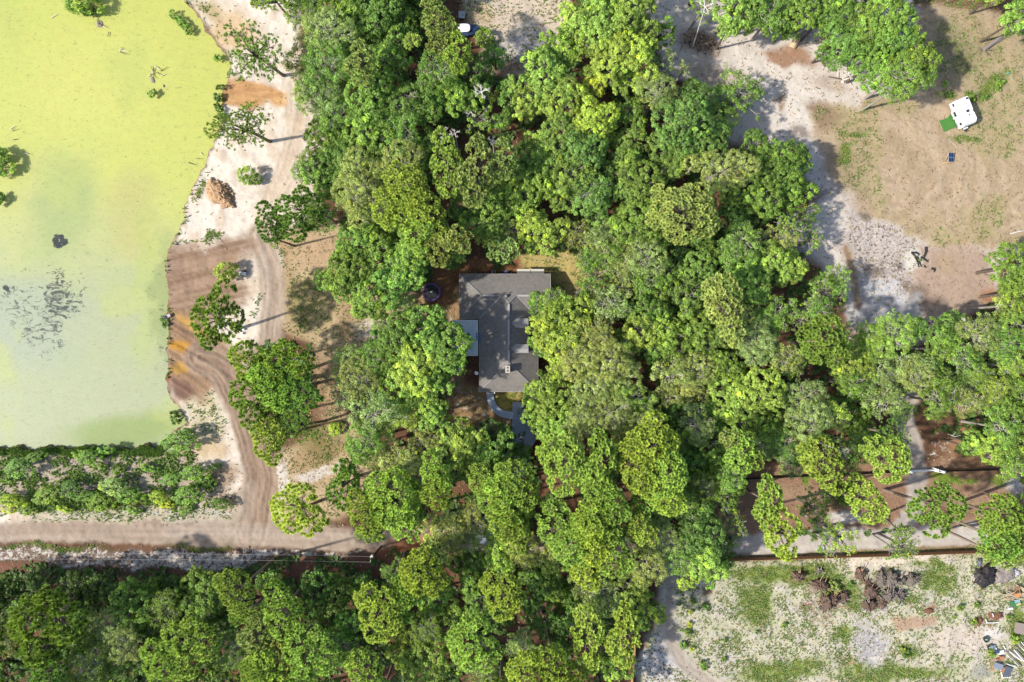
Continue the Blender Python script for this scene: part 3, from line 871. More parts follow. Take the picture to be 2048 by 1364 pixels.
# dormers
def dormer(y0, y1):
    d = link('dormer', None, house)
    ym = (y0 + y1) / 2; zr = EZ + PIT * (1077 - 1023); hw = (y1 - y0) / 2; ze = zr - PIT * hw
    xr = 1077 - (ze - EZ) / PIT
    mb = MB()
    x1 = 1056.5
    A_ = hp(1022, ym, zr + .03)
    B_ = hp(x1, ym, zr + .03)
    for s, ye in ((1, y0), (-1, y1)):
        e1 = hp(x1, ye, ze + .02); e0 = hp(xr - 1, ye, ze + .02)
        f = [(0, 1, 2, 3)] if s > 0 else [(3, 2, 1, 0)]
        mb.add([A_, e0, e1, B_], [tuple(reversed(q)) for q in f])
        mb.add([(v[0], v[1], v[2] - .08) for v in (A_, e0, e1, B_)], f)
    o = mb.build('dormer_roof', M_DORM, d)
    mb = MB()
    mb.bar(hp(1023, ym, zr + .06), hp(x1, ym, zr + .06), 0.2, 0.05)
    mb.build('dormer_ridge', M_RIDGE_DK, d)
    mb = MB()
    a = hp(x1 - 3, y0 + 1, 0); b = hp(x1 - 3, y1 - 1, 0); r = hp(xr, y0, 0)
    xa, xb = hp(1040, 0)[0], a[0]
    zb = EZ + PIT * (1077 - x1) - .15
    mb.box(xa, xb, b[1], a[1], zb, ze - .04)
    mb.add([(xb, b[1], ze - .04), (xb, a[1], ze - .04), (xb, (a[1] + b[1]) / 2, zr - .08), (xb - .1, b[1], ze - .04), (xb - .1, a[1], ze - .04), (xb - .1, (a[1] + b[1]) / 2, zr - .08)],
           [(0, 1, 2), (5, 4, 3), (0, 2, 5, 3), (1, 4, 5, 2)])
    mb.build('dormer_wall', M_WALL, d)
    mb = MB()
    mb.box(xb - .02, xb + .03, b[1] + .4, a[1] - .4, zb + .35, ze - .15)
    mb.build('dormer_window', M_GLASS, d)
M_DORM = simple('dormer_shingle', (0.235, 0.225, 0.215), 0.9, 0.16, 3.0)
dormer(637, 655.5)
dormer(688, 705.5)
# chimney, vents, dish
mb = MB()
c0 = hp(1011.5, 744); c1 = hp(1019.5, 731)
mb.box(c0[0], c1[0], c0[1], c1[1], 4.2, 6.35)
mb.box(c0[0] - .06, c1[0] + .06, c0[1] - .06, c1[1] + .06, 6.2, 6.38)
ch = mb.build('chimney', M_BUFF, house)
for yy in (734.5, 740.5):
    mb = MB(); p = hp(1015.5, yy)
    mb.tube((p[0], p[1], 6.3), (p[0], p[1], 6.45), 0.17, 0.15, 10)
    mb.build('flue', M_DARK, ch)
mb = MB(); p = hp(1013, 593)
mb.tube((p[0], p[1], 4.6), (p[0], p[1], 5.2), 0.25, 0.25, 12); mb.tube((p[0], p[1], 5.2), (p[0], p[1], 5.34), 0.38, 0.3, 12); mb.tube((p[0], p[1], 5.34), (p[0], p[1], 5.45), 0.3, 0.08, 12)
mb.build('roof_turbine_vent', M_GREY if False else simple('vent_metal', (0.1, 0.1, 0.1), 0.4, 0.2, 6), house)
for x, y in ((1019.5, 586), (1003, 606)):
    mb = MB(); p = hp(x, y); z = rz_(x, y)
    mb.tube((p[0], p[1], z - .1), (p[0], p[1], z + .4), 0.09, 0.09, 8)
    mb.build('vent_pipe', M_DARK, house)
dish = link('satellite_dish', None, house)
mb = MB()
p = hp(953, 746)
ctr = Vector((p[0], p[1], 3.1)); ax = Vector((-0.25, -0.35, 0.9)).normalized()
sx = ax.cross(Vector((0, 1, 0))).normalized(); sy = ax.cross(sx)
vs = []; fs = []
for k, (r, d) in enumerate(((0.05, 0.0), (0.22, 0.03), (0.4, 0.1))):
    for i in range(12):
        t = 2 * math.pi * i / 12
        vs.append(ctr + (sx * math.cos(t) + sy * math.sin(t)) * r + ax * d)
for k in range(2):
    for i in range(12):
        fs.append((k * 12 + i, k * 12 + (i + 1) % 12, (k + 1) * 12 + (i + 1) % 12, (k + 1) * 12 + i))
mb.add(vs, fs); mb.build('dish', M_TRIM, dish)
mb = MB(); mb.tube((p[0] + .3, p[1], 2.7), ctr, 0.03, 0.03, 6); mb.tube(ctr, ctr + ax * 0.4 + sx * 0.1, 0.02, 0.02, 5); mb.build('dish_arm', M_GREY, dish)
# porch step and two white posts at the end of the walk
mb = MB(); a = hp(974, 788); b = hp(989, 779); mb.box(a[0], b[0], a[1], b[1], -.1, 0.42); mb.build('porch_step', M_DARK, house)
for x in (973.5, 988.5):
    mb = MB(); a = hp(x, 786.5); mb.box(a[0] - .1, a[0] + .1, a[1] - .12, a[1] + .12, 0, 2.6); mb.build('porch_post', M_TRIM, house)

# flat patio cover on the west side
patio = thing('patio_cover', 'flat pale blue-grey patio roof against the west side of the house', 'patio roof', (0, 0, 0))
M_PATIO = simple('patio_sheet', A(240, 250, 252), 0.5, 0.22, 0.5, dirt=A(206, 222, 226))
W3 = lambda x, y, z=2.6: W(x, y, z)
for i in range(5):
    mb = MB(); x0 = 906 + i * 9.8
    a = W3(x0, 710.5); b = W3(x0 + 9.6, 641)
    mb.box(a[0], b[0], a[1], b[1], 2.56, 2.62 + 0.01 * (i % 2))
    mb.build('roof_sheet', M_PATIO, patio)
mb = MB()
for a, b in (((905, 640.5), (955.4, 640.5)), ((905, 711), (955.4, 711)), ((955.3, 640), (955.3, 711.4)), ((904.8, 640), (904.8, 711.4))):
    mb.bar(W3(a[0], a[1], 2.6), W3(b[0], b[1], 2.6), 0.1, 0.16)
mb.build('edge_trim', M_TRIM, patio)
for x in (907, 930, 953):
    for y in (643, 709):
        if x == 953 and y == 643: continue
        mb = MB(); p = W3(x, y); mb.box(p[0] - .06, p[0] + .06, p[1] - .06, p[1] + .06, -.2, 2.55); mb.build('post', M_TRIM, patio)
rack = thing('blue_rack', 'small pale blue slatted frame at the edge of the flat patio roof', 'frame')
M_BLUE = simple('blue_paint', A(120, 160, 196), 0.6, 0.2, 4)
mb = MB()
for a, b in (((953, 667), (961, 668)), ((952.6, 673), (961, 674)), ((953, 679), (961, 680)), ((953, 667), (953, 679)), ((961, 668), (961, 680)), ((957, 667), (957, 680))):
    mb.bar(W(a[0], a[1], 2.95), W(b[0], b[1], 2.95), 0.13, 0.08)
mb.build('top_frame', M_BLUE, rack)
for a in ((953.5, 668), (960.5, 679.5)):
    mb = MB(); mb.bar(W(a[0], a[1], 2.62), W(a[0], a[1], 2.95), 0.08); mb.build('leg', M_BLUE, rack)
# white awning in two sections on the north wall
awn = thing('awning', 'white two-section awning along the north wall of the house', 'awning')
M_AWNW = simple('awning_white', A(250, 244, 230), 0.6, 0.06, 2)
M_AWNG = simple('awning_grey', A(150, 148, 142), 0.7, 0.1, 2)
for x0, x1 in ((1034, 1060.6), (1061.6, 1088)):
    mb = MB()
    q = [W(x0, 538, 2.5), W(x1, 538, 2.5), W(x1, 542.3, 2.62), W(x0, 542.3, 2.62)]
    mb.add(q + [(v[0], v[1], v[2] - .06) for v in q], [(3, 2, 1, 0), (4, 5, 6, 7), (0, 1, 5, 4), (1, 2, 6, 5), (3, 0, 4, 7)])
    s = mb.build('front_sheet', M_AWNW, awn)
    mb = MB()
    q = [W(x0, 542.35, 2.62), W(x1, 542.35, 2.62), W(x1, 547.3, 2.98), W(x0, 547.3, 2.98)]
    mb.add(q + [(v[0], v[1], v[2] - .06) for v in q], [(3, 2, 1, 0), (4, 5, 6, 7), (0, 1, 5, 4), (1, 2, 6, 5), (3, 0, 4, 7), (2, 3, 7, 6)])
    mb.build('rear_sheet', M_AWNG, awn)
for x in (1035, 1061, 1087):
    mb = MB(); p = W(x, 539, 2.4); mb.bar((p[0], p[1], -.2), (p[0], p[1], 2.44), 0.08); mb.build('support_post', M_TRIM, awn)
ac = thing('air_conditioner', 'small dark air conditioner box at the north wall in shade', 'air conditioner')
mb = MB(); p = W(987.5, 544.5, .5); mb.box(p[0] - .35, p[0] + .35, p[1] - .3, p[1] + .3, -.1, 0.8); mb.build('casing', M_GREY, ac)
mb = MB(); mb.tube((p[0], p[1], .8), (p[0], p[1], .84), 0.25, 0.25, 14); mb.build('fan_grille', M_DARK, ac)
bb = thing('storage_bin', 'dark blue bin standing against the north wall of the house', 'bin')
mb = MB(); p = W(1012, 545, .5); mb.box(p[0] - .36, p[0] + .36, p[1] - .25, p[1] + .25, -.1, 0.7); mb.build('body', simple('blue_plastic', (0.03, 0.05, 0.18), 0.4, 0.1, 3), bb)
mb = MB(); mb.box(p[0] - .4, p[0] + .4, p[1] - .28, p[1] + .28, 0.7, 0.78); mb.build('lid', simple('blue_lid', (0.05, 0.08, 0.26), 0.4, 0.1, 3), bb)

# ------------------------------------------------------------------ trampoline
tr = thing('trampoline', 'round black trampoline with a purple safety pad beside the big oak', 'trampoline', W(863, 584, 0.85)[:2] + (0,))
mb = MB(); n = 36
vs = [(0, 0, 0.83)] + [(1.52 * math.cos(2 * math.pi * i / n), 1.52 * math.sin(2 * math.pi * i / n), 0.85) for i in range(n)]
mb.add(vs, [(0, 1 + i, 1 + (i + 1) % n) for i in range(n)]); mb.build('mat', simple('black_mat', (0.012, 0.012, 0.014), 0.5, 0.2, 2), tr)
mb = MB(); vs = []
for r, z in ((1.5, 0.86), (1.56, 0.9), (1.78, 0.9), (1.82, 0.84)):
    vs += [(r * math.cos(2 * math.pi * i / n), r * math.sin(2 * math.pi * i / n), z) for i in range(n)]
mb.add(vs, [(k * n + i, (k + 1) * n + i, (k + 1) * n + (i + 1) % n, k * n + (i + 1) % n) for k in range(3) for i in range(n)])
mb.build('safety_pad', simple('purple_pad', A(136, 92, 170), 0.6, 0.1, 2), tr)
for i in range(6):
    t = 2 * math.pi * (i + .3) / 6; mb = MB(); mb.tube((1.72 * math.cos(t), 1.72 * math.sin(t), -.15), (1.72 * math.cos(t), 1.72 * math.sin(t), .86), .035, .035, 6); mb.build('leg', M_GREY, tr)
mb = MB()
mb.box(-.28, .06, -.1, .1, .835, .85); mb.box(-.02, .2, .05, .24, .835, .85)
mb.build('centre_mark', M_TRIM, tr)

# ------------------------------------------------------------------ travel trailer
rp = W(1934.5, 221, 2.95)
ang = math.atan2(-0.927, 0.377)          # nose direction
trl = thing('travel_trailer', 'white travel trailer parked on the dry field', 'caravan', (rp[0], rp[1], ground_z(1915, 231)), ang)
M_WHITE = simple('white_gelcoat', (0.66, 0.66, 0.65), 0.35, 0.08, 1.2, spec=0.5, dirt=(0.5, 0.49, 0.46))
M_WHITE2 = simple('white_side', (0.55, 0.56, 0.57), 0.35, 0.05, 1.5, spec=0.5)
M_STRIPE = simple('grey_stripe', (0.22, 0.22, 0.24), 0.4, 0.1, 2)
Lh, Wh = 2.65, 1.24
prof = [(-Lh, .55), (-Lh, 2.85), (-Lh + .06, 2.93), (1.7, 2.95), (2.2, 2.84), (2.6, 2.45), (2.78, 1.9), (2.72, 1.0), (2.5, .55)]
def shell(mb, yl, yr):
    n = len(prof)
    mb.add([(x, yl, z) for x, z in prof] + [(x, yr, z) for x, z in prof],
           [tuple(range(n)), tuple(range(2 * n - 1, n - 1, -1))] + [((i + 1) % n, i, n + i, n + (i + 1) % n) for i in range(n)])
mb = MB(); shell(mb, -Wh, Wh); mb.build('body', M_WHITE, trl)
sy_ = -Wh   # the side towards the mat (west)
mb = MB(); mb.box(-2.64, 2.35, sy_ - .012, sy_ + .02, 0.56, 0.82); mb.box(-2.64, 2.5, sy_ - .012, sy_ + .02, 2.52, 2.60); mb.build('side_stripe', M_STRIPE, trl)
so = MB(); so.box(-1.1, 0.55, sy_ - .3, sy_ + .01, .8, 2.35); so_ = so.build('slide_out', M_WHITE2, trl)
def win(x0, x1, z0, z1, y, parent=trl, nm='window'):
    mb = MB(); mb.box(x0 - .04, x1 + .04, y - .02, y + .01, z0 - .04, z1 + .04); f = mb.build(nm, M_STRIPE, parent)
    mb = MB(); mb.box(x0, x1, y - .03, y, z0, z1); mb.build('pane', M_GLASS, f)
win(-.75, .2, 1.35, 1.95, sy_ - .3, so_)
win(-2.35, -1.75, 1.5, 2.0, sy_); win(1.65, 2.15, 1.4, 2.0, sy_)
mb = MB(); mb.box(.8, 1.4, sy_ - .03, sy_, .65, 2.4); dr = mb.build('door', M_WHITE2, trl)
mb = MB(); mb.box(.88, .96, sy_ - .07, sy_ - .02, 1.4, 1.52); mb.build('handle', M_DARK, dr)
win(-1.6, -.6, 1.4, 2.0, Wh + .02); win(.4, 1.2, 1.4, 2.0, Wh + .02)
for x in (-.55, .3):
    for y in (-Wh + .02, Wh - .24):
        mb = MB(); mb.tube((x, y, .33), (x, y + .22, .33), .34, .34, 16); wh = mb.build('wheel', M_DARK, trl)
        mb = MB(); mb.tube((x, y - .01, .33), (x, y + .23, .33), .17, .17, 10); mb.build('rim', M_GREY, wh)
for x, y, s, hgt in ((-2.25, .85, .2, .1), (.1, .05, .26, .14), (.95, .05, .12, .1)):
    mb = MB(); mb.box(x - s, x + s, y - s, y + s, 2.94, 2.95 + hgt); mb.build('roof_vent', M_DARK, trl)
mb = MB(); mb.box(-1.25, -.55, -.38, .38, 2.94, 3.2); mb.box(-1.15, -.65, -.3, .3, 3.2, 3.24); mb.build('roof_air_conditioner', M_WHITE2, trl)
mb = MB()
for x_ in (-1.9, -.3, 1.45):
    mb.box(x_ - .015, x_ + .015, -Wh + .03, Wh - .03, 2.94, 2.958)
mb.box(-Lh + .05, 1.7, -Wh + .02, -Wh + .06, 2.94, 2.965); mb.box(-Lh + .05, 1.7, Wh - .06, Wh - .02, 2.94, 2.965); mb.build('roof_seam', M_STRIPE, trl)
mb = MB(); mb.tube((-2.2, Wh + .07, 2.72), (2.0, Wh + .07, 2.72), .08, .08, 8); mb.build('awning_roll', M_STRIPE, trl)
mb = MB(); mb.box(.15, .75, Wh - .16, Wh + .05, 2.5, 2.97); mb.build('awning_arm', M_DARK, trl)
mb = MB(); mb.bar((2.5, -.7, .55), (3.6, 0, .5), .1); mb.bar((2.5, .7, .55), (3.6, 0, .5), .1); mb.tube((3.5, 0, .5), (3.75, 0, .5), .06, .06, 8); mb.build('drawbar', M_DARK, trl)
for y in (-.2, .2):
    mb = MB(); mb.tube((3.0, y, .58), (3.0, y, 1.05), .17, .17, 12); mb.tube((3.0, y, 1.05), (3.0, y, 1.15), .17, .07, 12); mb.build('gas_bottle', M_WHITE, trl)
mb = MB(); mb.box(-2.6, 2.45, -Wh + .1, Wh - .1, .42, .56); mb.build('chassis', M_DARK, trl)

mt = MB(); mt.prism([W(x, y)[:2] for x, y in [(1878, 241.6), (1888, 264), (1917, 251), (1906, 226), (1901, 228), (1894, 236.5)]], ground_z(1895, 245) - .05, ground_z(1895, 245) + .16)
o = mt.build('ground_mat', simple('green_mat', A(86, 150, 66), 0.9, 0.14, 1.5)); tag(o, 'bright green mat lying beside the white travel trailer', 'mat')
# solar panels on a wooden stand
sp_ = thing('solar_panel', 'four dark blue solar panels on a small timber stand in the field', 'solar panel', (87.3, 36.6, ground_z(1900, 312)))
M_CELL = simple('solar_cell', (0.012, 0.02, 0.06), 0.2, 0.2, 3, spec=0.6)
q00 = Vector((-.6, .75, 1.0)); ux = Vector((1.0, -.03, -.12)); uy = Vector((.33, -1.6, -.55))
for i in range(2):
    for j in range(2):
        a = q00 + ux * (i * .52) + uy * (j * .52)
        e1 = ux * .48; e2 = uy * .48; n_ = Vector((0, 0, .03))
        mb = MB(); mb.add([a, a + e1, a + e1 + e2, a + e2, a + n_, a + e1 + n_, a + e1 + e2 + n_, a + e2 + n_], [(0, 1, 2, 3), (7, 6, 5, 4), (4, 5, 1, 0), (5, 6, 2, 1), (6, 7, 3, 2), (7, 4, 0, 3)])
        mb.build('panel', M_CELL, sp_)
mb = MB()
n_ = Vector((0, 0, -.03))
for a, b in ((q00, q00 + ux), (q00 + uy, q00 + uy + ux), (q00, q00 + uy), (q00 + ux, q00 + ux + uy), (q00 + ux * .5, q00 + ux * .5 + uy), (q00 + uy * .5, q00 + uy * .5 + ux)):
    mb.bar(a + n_ * .4, b + n_ * .4, .07, .05)
mb.build('panel_frame', simple('pale_blue_frame', A(176, 206, 232), 0.5, 0.05, 2), sp_)
M_LUMBER = simple('new_lumber', A(226, 190, 140), 0.8, 0.15, 3)
for a, b in (((-.6, .7, 1.0), (-.9, -1.0, 0)), ((.4, .7, .9), (.9, .6, 0)), ((-.3, -.85, .45), (-.95, -1.05, .03)), ((-.9, -1.0, .05), (.75, -.95, .08)), ((.7, -.85, .4), (.8, -1.0, 0))):
    mb = MB(); mb.bar(a, b, .09); mb.build('stand_leg', M_LUMBER, sp_)

# ------------------------------------------------------------------ blue covered boat and square grey box at the north clearing
bt = thing('boat', 'dark blue boat-shaped vehicle with a white rounded canopy at the north clearing', 'boat')
M_TARP_B = simple('blue_tarp', A(52, 74, 116), 0.6, 0.2, 1.5)
mb = MB()
hull = [(915, 50), (930, 47.5), (945, 48), (956, 50.5), (966, 55), (958, 65), (948, 71), (935, 74), (918, 72), (911, 64)]
low = [W(x, y, .5) for x, y in hull]; top = [W(938 + (x - 938) * .86, 60 + (y - 60) * .82, 1.25) for x, y in hull]; rid = [W(938 + (x - 938) * .5, 60 + (y - 60) * .25, 1.7) for x, y in hull]
bot = [W(938 + (x - 938) * .8, 60 + (y - 60) * .6, 0.0) for x, y in hull]
n = len(hull)
mb.add(bot + low + top + rid, [(k * n + (i + 1) % n, k * n + i, (k + 1) * n + i, (k + 1) * n + (i + 1) % n) for k in range(3) for i in range(n)] + [tuple(range(3 * n + n - 1, 3 * n - 1, -1))])
mb.build('hull_cover', M_TARP_B, bt)
mb = MB(); n = 20; vs = []
for r, z in ((1.0, 2.15), (.96, 2.28), (.7, 2.36), (.05, 2.4)):
    for i in range(n):
        t = 2 * math.pi * i / n
        cx, sx_ = math.cos(t), math.sin(t)
        ex = abs(cx) ** .6 * (1 if cx > 0 else -1); ey = abs(sx_) ** .6 * (1 if sx_ > 0 else -1)
        p = W(928 + 12.5 * r * ex, 55.5 + 8.5 * r * ey, z); vs.append(p)
mb.add(vs, [(k * n + (i + 1) % n, k * n + i, (k + 1) * n + i, (k + 1) * n + (i + 1) % n) for k in range(3) for i in range(n)])
mb.build('canopy', M_WHITE, bt)
for x, y in ((918, 50), (938, 50), (918, 61), (938, 61)):
    mb = MB(); p = W(x, y, 2.1); mb.tube((p[0], p[1], .8), (p[0], p[1], 2.2), .04, .04, 6); mb.build('canopy_post', M_GREY, bt)
gb = thing('grey_box', 'square weathered grey box with a hole in its lid, above the boat', 'box')
mb = MB(); mb.prism([W(x, y, .9)[:2] for x, y in [(917, 35.5), (929, 37), (931, 22), (917, 22)]], .82, .92); mb.build('lid', simple('weathered_board', A(190, 190, 194), 0.8, 0.15, 2), gb)
mb = MB(); mb.prism([W(x, y, .9)[:2] for x, y in [(918, 34.5), (928, 36), (930, 23.5), (918, 23.5)]], -.1, .82); mb.build('body', M_DARK, gb)
mb = MB(); p = W(925.5, 29.5, .93); mb.tube((p[0], p[1], .9), (p[0], p[1], .935), .12, .12, 10); mb.build('hole_cover', M_DARK, gb)
mb = MB(); mb.bar(W(910, 2.5, .15), W(924, 5, .15), .3, .15); o = mb.build('plank', simple('brown_plank', A(130, 100, 76), .9, .2, 3)); tag(o, 'short brown plank on the sand north of the grey box', 'plank')

# ------------------------------------------------------------------ fences, gate, pole, wires
M_FENCE_D = simple('dark_fence', (0.045, 0.036, 0.03), 0.9, 0.3, 3)
M_FENCE_B = simple('brown_fence', A(228, 164, 118), 0.9, 0.2, 3)
M_FENCE_T = simple('tan_fence', A(226, 188, 130), 0.9, 0.15, 3)
M_POST_L = simple('pale_post', A(214, 196, 160), 0.9, 0.15, 3)
def fence(label, pts, height, bay, mp, mpost, name='board_fence', z0=-0.2):
    f = thing(name, label, 'fence')
    rnd = random.Random(len(label))
    seg = smooth_line(pts, 1) if len(pts) > 2 else pts
    for i in range(len(pts) - 1):
        a, b = pts[i], pts[i + 1]
        L = math.hypot(b[0] - a[0], b[1] - a[1]) / 10
        nb = max(1, round(L / bay))
        for k in range(nb):
            p = (a[0] + (b[0] - a[0]) * k / nb, a[1] + (b[1] - a[1]) * k / nb)
            q = (a[0] + (b[0] - a[0]) * (k + 1) / nb, a[1] + (b[1] - a[1]) * (k + 1) / nb)
            A0 = Vector(W(*p)); B0 = Vector(W(*q))
            dz = rnd.uniform(-.03, .03)
            mb = MB()
            nboard = max(4, int((B0 - A0).length / .16))
            d = (B0 - A0) / nboard
            for j in range(nboard):
                c = A0 + d * (j + .5)
                t = .02 if j % 2 else .0
                nrm = Vector((-d.y, d.x, 0)).normalized() * t
                hh = height + dz + rnd.uniform(-.02, .02)
                u = d * .47
                mb.bar(Vector((c.x, c.y, (hh + z0) / 2)) + nrm - u, Vector((c.x, c.y, (hh + z0) / 2)) + nrm + u, .03, hh - z0)
            mb.bar(A0 + Vector((0, 0, height * .25)), B0 + Vector((0, 0, height * .25)), .08, .1)
            mb.bar(A0 + Vector((0, 0, height * .85)), B0 + Vector((0, 0, height * .85)), .08, .1)
            mb.build('fence_panel', mp, f)
            mb = MB(); mb.box(A0.x - .06, A0.x + .06, A0.y - .06, A0.y + .06, z0, height + .06); mb.build('fence_post', mpost, f)
    return f
gsc = lambda x, y, h: ((x - 1024) * (1 - 0) + 1024, y)
fence('low dark fence running west from the white gate', [(1486, 957), (1560, 953), (1680, 948), (1804, 942)], 1.3, 2.4, M_FENCE_D, M_FENCE_D)
fence('low dark fence running east from the white gate', [(1880, 941), (1960, 939), (2060, 936), (2140, 934)], 1.3, 2.4, M_FENCE_D, M_FENCE_D)
fence('long brown privacy fence between the dirt road and the open lot', [(1448, 1116), (1600, 1112), (1760, 1107), (1900, 1102), (2060, 1097), (2150, 1094)], 2.0, 2.4, M_FENCE_B, M_POST_L)
fence('tan board fence at the west side of the open lot', [(1268, 1282), (1266, 1320), (1262, 1364), (1260, 1420)], 1.8, 2.4, M_FENCE_T, M_POST_L)

gate = thing('gate', 'white metal driveway gate with angled wing panels across the sandy track', 'gate')
M_GATE = simple('white_gate_paint', (0.72, 0.72, 0.70), 0.5, 0.08, 2)
def gate_leaf(a, b, hs=(.25, .6, .95, 1.3), nm='gate_leaf', solid=False):
    A0 = Vector(W(a[0], a[1], 0)); B0 = Vector(W(b[0], b[1], 0))
    mb = MB()
    for h_ in hs:
        mb.bar(A0 + Vector((0, 0, h_)), B0 + Vector((0, 0, h_)), .1, .12)
    for t in (0.0, .5, 1.0):
        p = A0.lerp(B0, t); mb.bar(p + Vector((0, 0, .2)), p + Vector((0, 0, 1.35)), .1)
    if solid:
        mb.bar(A0 + Vector((0, 0, .75)), B0 + Vector((0, 0, .75)), .06, 1.2)
    mb.build(nm, M_GATE, gate)
gate_leaf((1818, 940.5), (1841, 939.5)); gate_leaf((1842.5, 939.5), (1864, 938))
gate_leaf((1799, 934), (1815, 943), nm='wing_panel', solid=True); gate_leaf((1864, 935), (1879, 941), nm='wing_panel', solid=True)
gate_leaf((1866, 941), (1879, 943), nm='wing_panel', solid=True)
for x, y in ((1815, 941.5), (1865.5, 937.5), (1879, 941.5), (1799, 933.5)):
    mb = MB(); p = W(x, y); mb.box(p[0] - .22, p[0] + .22, p[1] - .22, p[1] + .22, -.2, 1.6); mb.add([(p[0] - .25, p[1] - .25, 1.6), (p[0] + .25, p[1] - .25, 1.6), (p[0] + .25, p[1] + .25, 1.6), (p[0] - .25, p[1] + .25, 1.6), (p[0], p[1], 1.75)], [(0, 1, 4), (1, 2, 4), (2, 3, 4), (3, 0, 4)]); mb.build('gate_post', M_GATE, gate)

pole = thing('utility_pole', 'dark wooden utility pole beside the dirt road', 'pole')
b0 = Vector(W(763, 1093)); t0 = Vector(W(740.5, 1118.5, 10.3))
M_POLE = simple('pole_wood', (0.03, 0.024, 0.02), 0.9, 0.3, 2)
mb = MB(); mb.tube(b0 - Vector((0, 0, .3)), t0, .19, .13, 10); mb.build('pole_shaft', M_POLE, pole)
mb = MB(); mb.bar(t0 + Vector((0, -.55, -.2)), t0 + Vector((0, .6, -.2)), .12, .12); mb.build('crossarm', simple('pale_wood', (0.3, 0.26, 0.2), .9, .2, 3), pole)
for dy in (-.5, .55):
    mb = MB(); mb.tube(t0 + Vector((0, dy, -.14)), t0 + Vector((0, dy, .12)), .08, .05, 8); mb.build('insulator', M_TRIM, pole)
mb = MB(); mb.tube(t0 + Vector((.1, .3, -1.6)), t0 + Vector((.1, .3, -.7)), .24, .24, 12); mb.build('transformer', simple('transformer_grey', (0.42, 0.40, 0.38), .5, .1, 2), pole)
M_WIRE = simple('wire', (0.24, 0.235, 0.225), 0.5, 0.05, 2)
for k, (dy, ye) in enumerate(((.55, 1107), (-.5, 1119))):
    e = Vector(W(-80, ye, 9.6)); s = t0 + Vector((0, dy, .1))
    mb = MB(); prev = s
    for i in range(1, 15):
        t = i / 14; p = s.lerp(e, t) - Vector((0, 0, 1.0 * 4 * t * (1 - t) * .8)); mb.tube(prev, p, .018, .018, 5, False); prev = p
    o = mb.build('power_line', M_WIRE)
    tag(o, ('upper' if k == 0 else 'lower') + ' of the two power lines from the pole along the road verge', 'power line', 'power lines along the road')

# ------------------------------------------------------------------ vegetation prototypes
rng = np.random.default_rng(11)
def unit(v):
    return v / (np.linalg.norm(v, axis=-1, keepdims=True) + 1e-9)

def lobes(R, n, flat, spread, rr, rs, up=0.35):
    """centres and radii of the lobes that make an uneven crown"""
    cs = [(rs.uniform(-.1, .1) * R, rs.uniform(-.1, .1) * R, R * flat * 0.3)]; rad = [R * 0.42]
    ex = rs.uniform(.82, 1.18); lean = rs.uniform(0, 6.28)
    for i in range(n):
        t = 2 * math.pi * (i * 0.618 + rs.uniform(-.06, .06))
        d = R * spread * math.sqrt((i + .6) / n) * rs.uniform(.82, 1.22) * (1 + .16 * math.cos(2 * (t - lean)) + .10 * math.cos(3 * t + lean))
        cs.append((d * math.cos(t) * ex, d * math.sin(t) / ex, R * flat * (rs.uniform(-.3, .55) * (1.15 - .7 * d / R))))
        rad.append(R * rr * rs.uniform(.62, 1.3))
    return np.array(cs), np.array(rad)

def shell_points(cs, rad, flat, dens, rs, below=-0.45):
    """points spread over the outside of a group of lobes, with outward normals"""
    P, Nn = [], []
    for i in range(len(cs)):
        n = int(4 * math.pi * rad[i] ** 2 * dens)
        d = unit(rs.normal(size=(n, 3)))
        d = d[d[:, 2] > below]
        p = cs[i] + d * rad[i] * np.array([1, 1, flat * 1.15])
        keep = np.ones(len(p), bool)
        for j in range(len(cs)):
            if j != i:
                q = (p - cs[j]) / (rad[j] * np.array([1, 1, flat * 1.15]))
                keep &= (q ** 2).sum(1) > 0.72
        P.append(p[keep]); Nn.append(d[keep])
    return np.concatenate(P), np.concatenate(Nn)

def leaf_mesh(name, P, Nn, per, rc, size, rs, mat, tone=0.26, young=0.12, droop=0.0, aspect=0.62):
    """clumps of small leaf sprays round the given points"""
    n = len(P)
    off = unit(rs.normal(size=(n, per, 3))) * (rs.uniform(.25, 1, size=(n, per, 1)) ** .6)
    rcl = rc * rs.uniform(.7, 1.3, size=(n, 1, 1))
    c = P[:, None] + off * rcl * np.array([1, 1, .75]) - np.array([0, 0, droop]) * rs.uniform(0, 1, size=(n, per, 1))
    nor = unit(off * .8 + Nn[:, None] * .35 + np.array([0, 0, .55]) + rs.normal(size=(n, per, 3)) * .42)
    tan = unit(np.cross(nor, rs.normal(size=(n, per, 3))))
    bi = np.cross(nor, tan)
    s = size * rs.uniform(.65, 1.35, size=(n, per, 1))
    a = tan * s; b = bi * s * aspect
    v = np.stack([c - a, c - b + a * .1, c + a, c + b + a * .1], 2).reshape(-1, 3)
    f = np.arange(len(v)).reshape(-1, 4)
    me = mesh_np(name, v, f, [mat])
    tone_c = (1 + rs.normal(size=(n, 1)) * tone * .55) * (1 + (vnoise(P[:, 0] / 1.7 + 50, P[:, 1] / 1.7 + 50, len(P))[:, None] - .5) * .55)
    tone_l = tone_c + rs.normal(size=(n, per)) * tone * .5
    yv = (rs.uniform(size=(n, 1)) < young) * rs.uniform(.3, 1, size=(n, 1)) + np.zeros((n, per))
    col = np.zeros((n, per, 4, 4), np.float32)
    col[..., 0] = np.clip(tone_l, .35, 1.8)[..., None]
    col[..., 1] = np.clip(yv, 0, 1)[..., None]
    col[..., 3] = 1
    at = me.attributes.new('tint', 'FLOAT_COLOR', 'POINT')
    at.data.foreach_set('color', col.ravel())
    return me

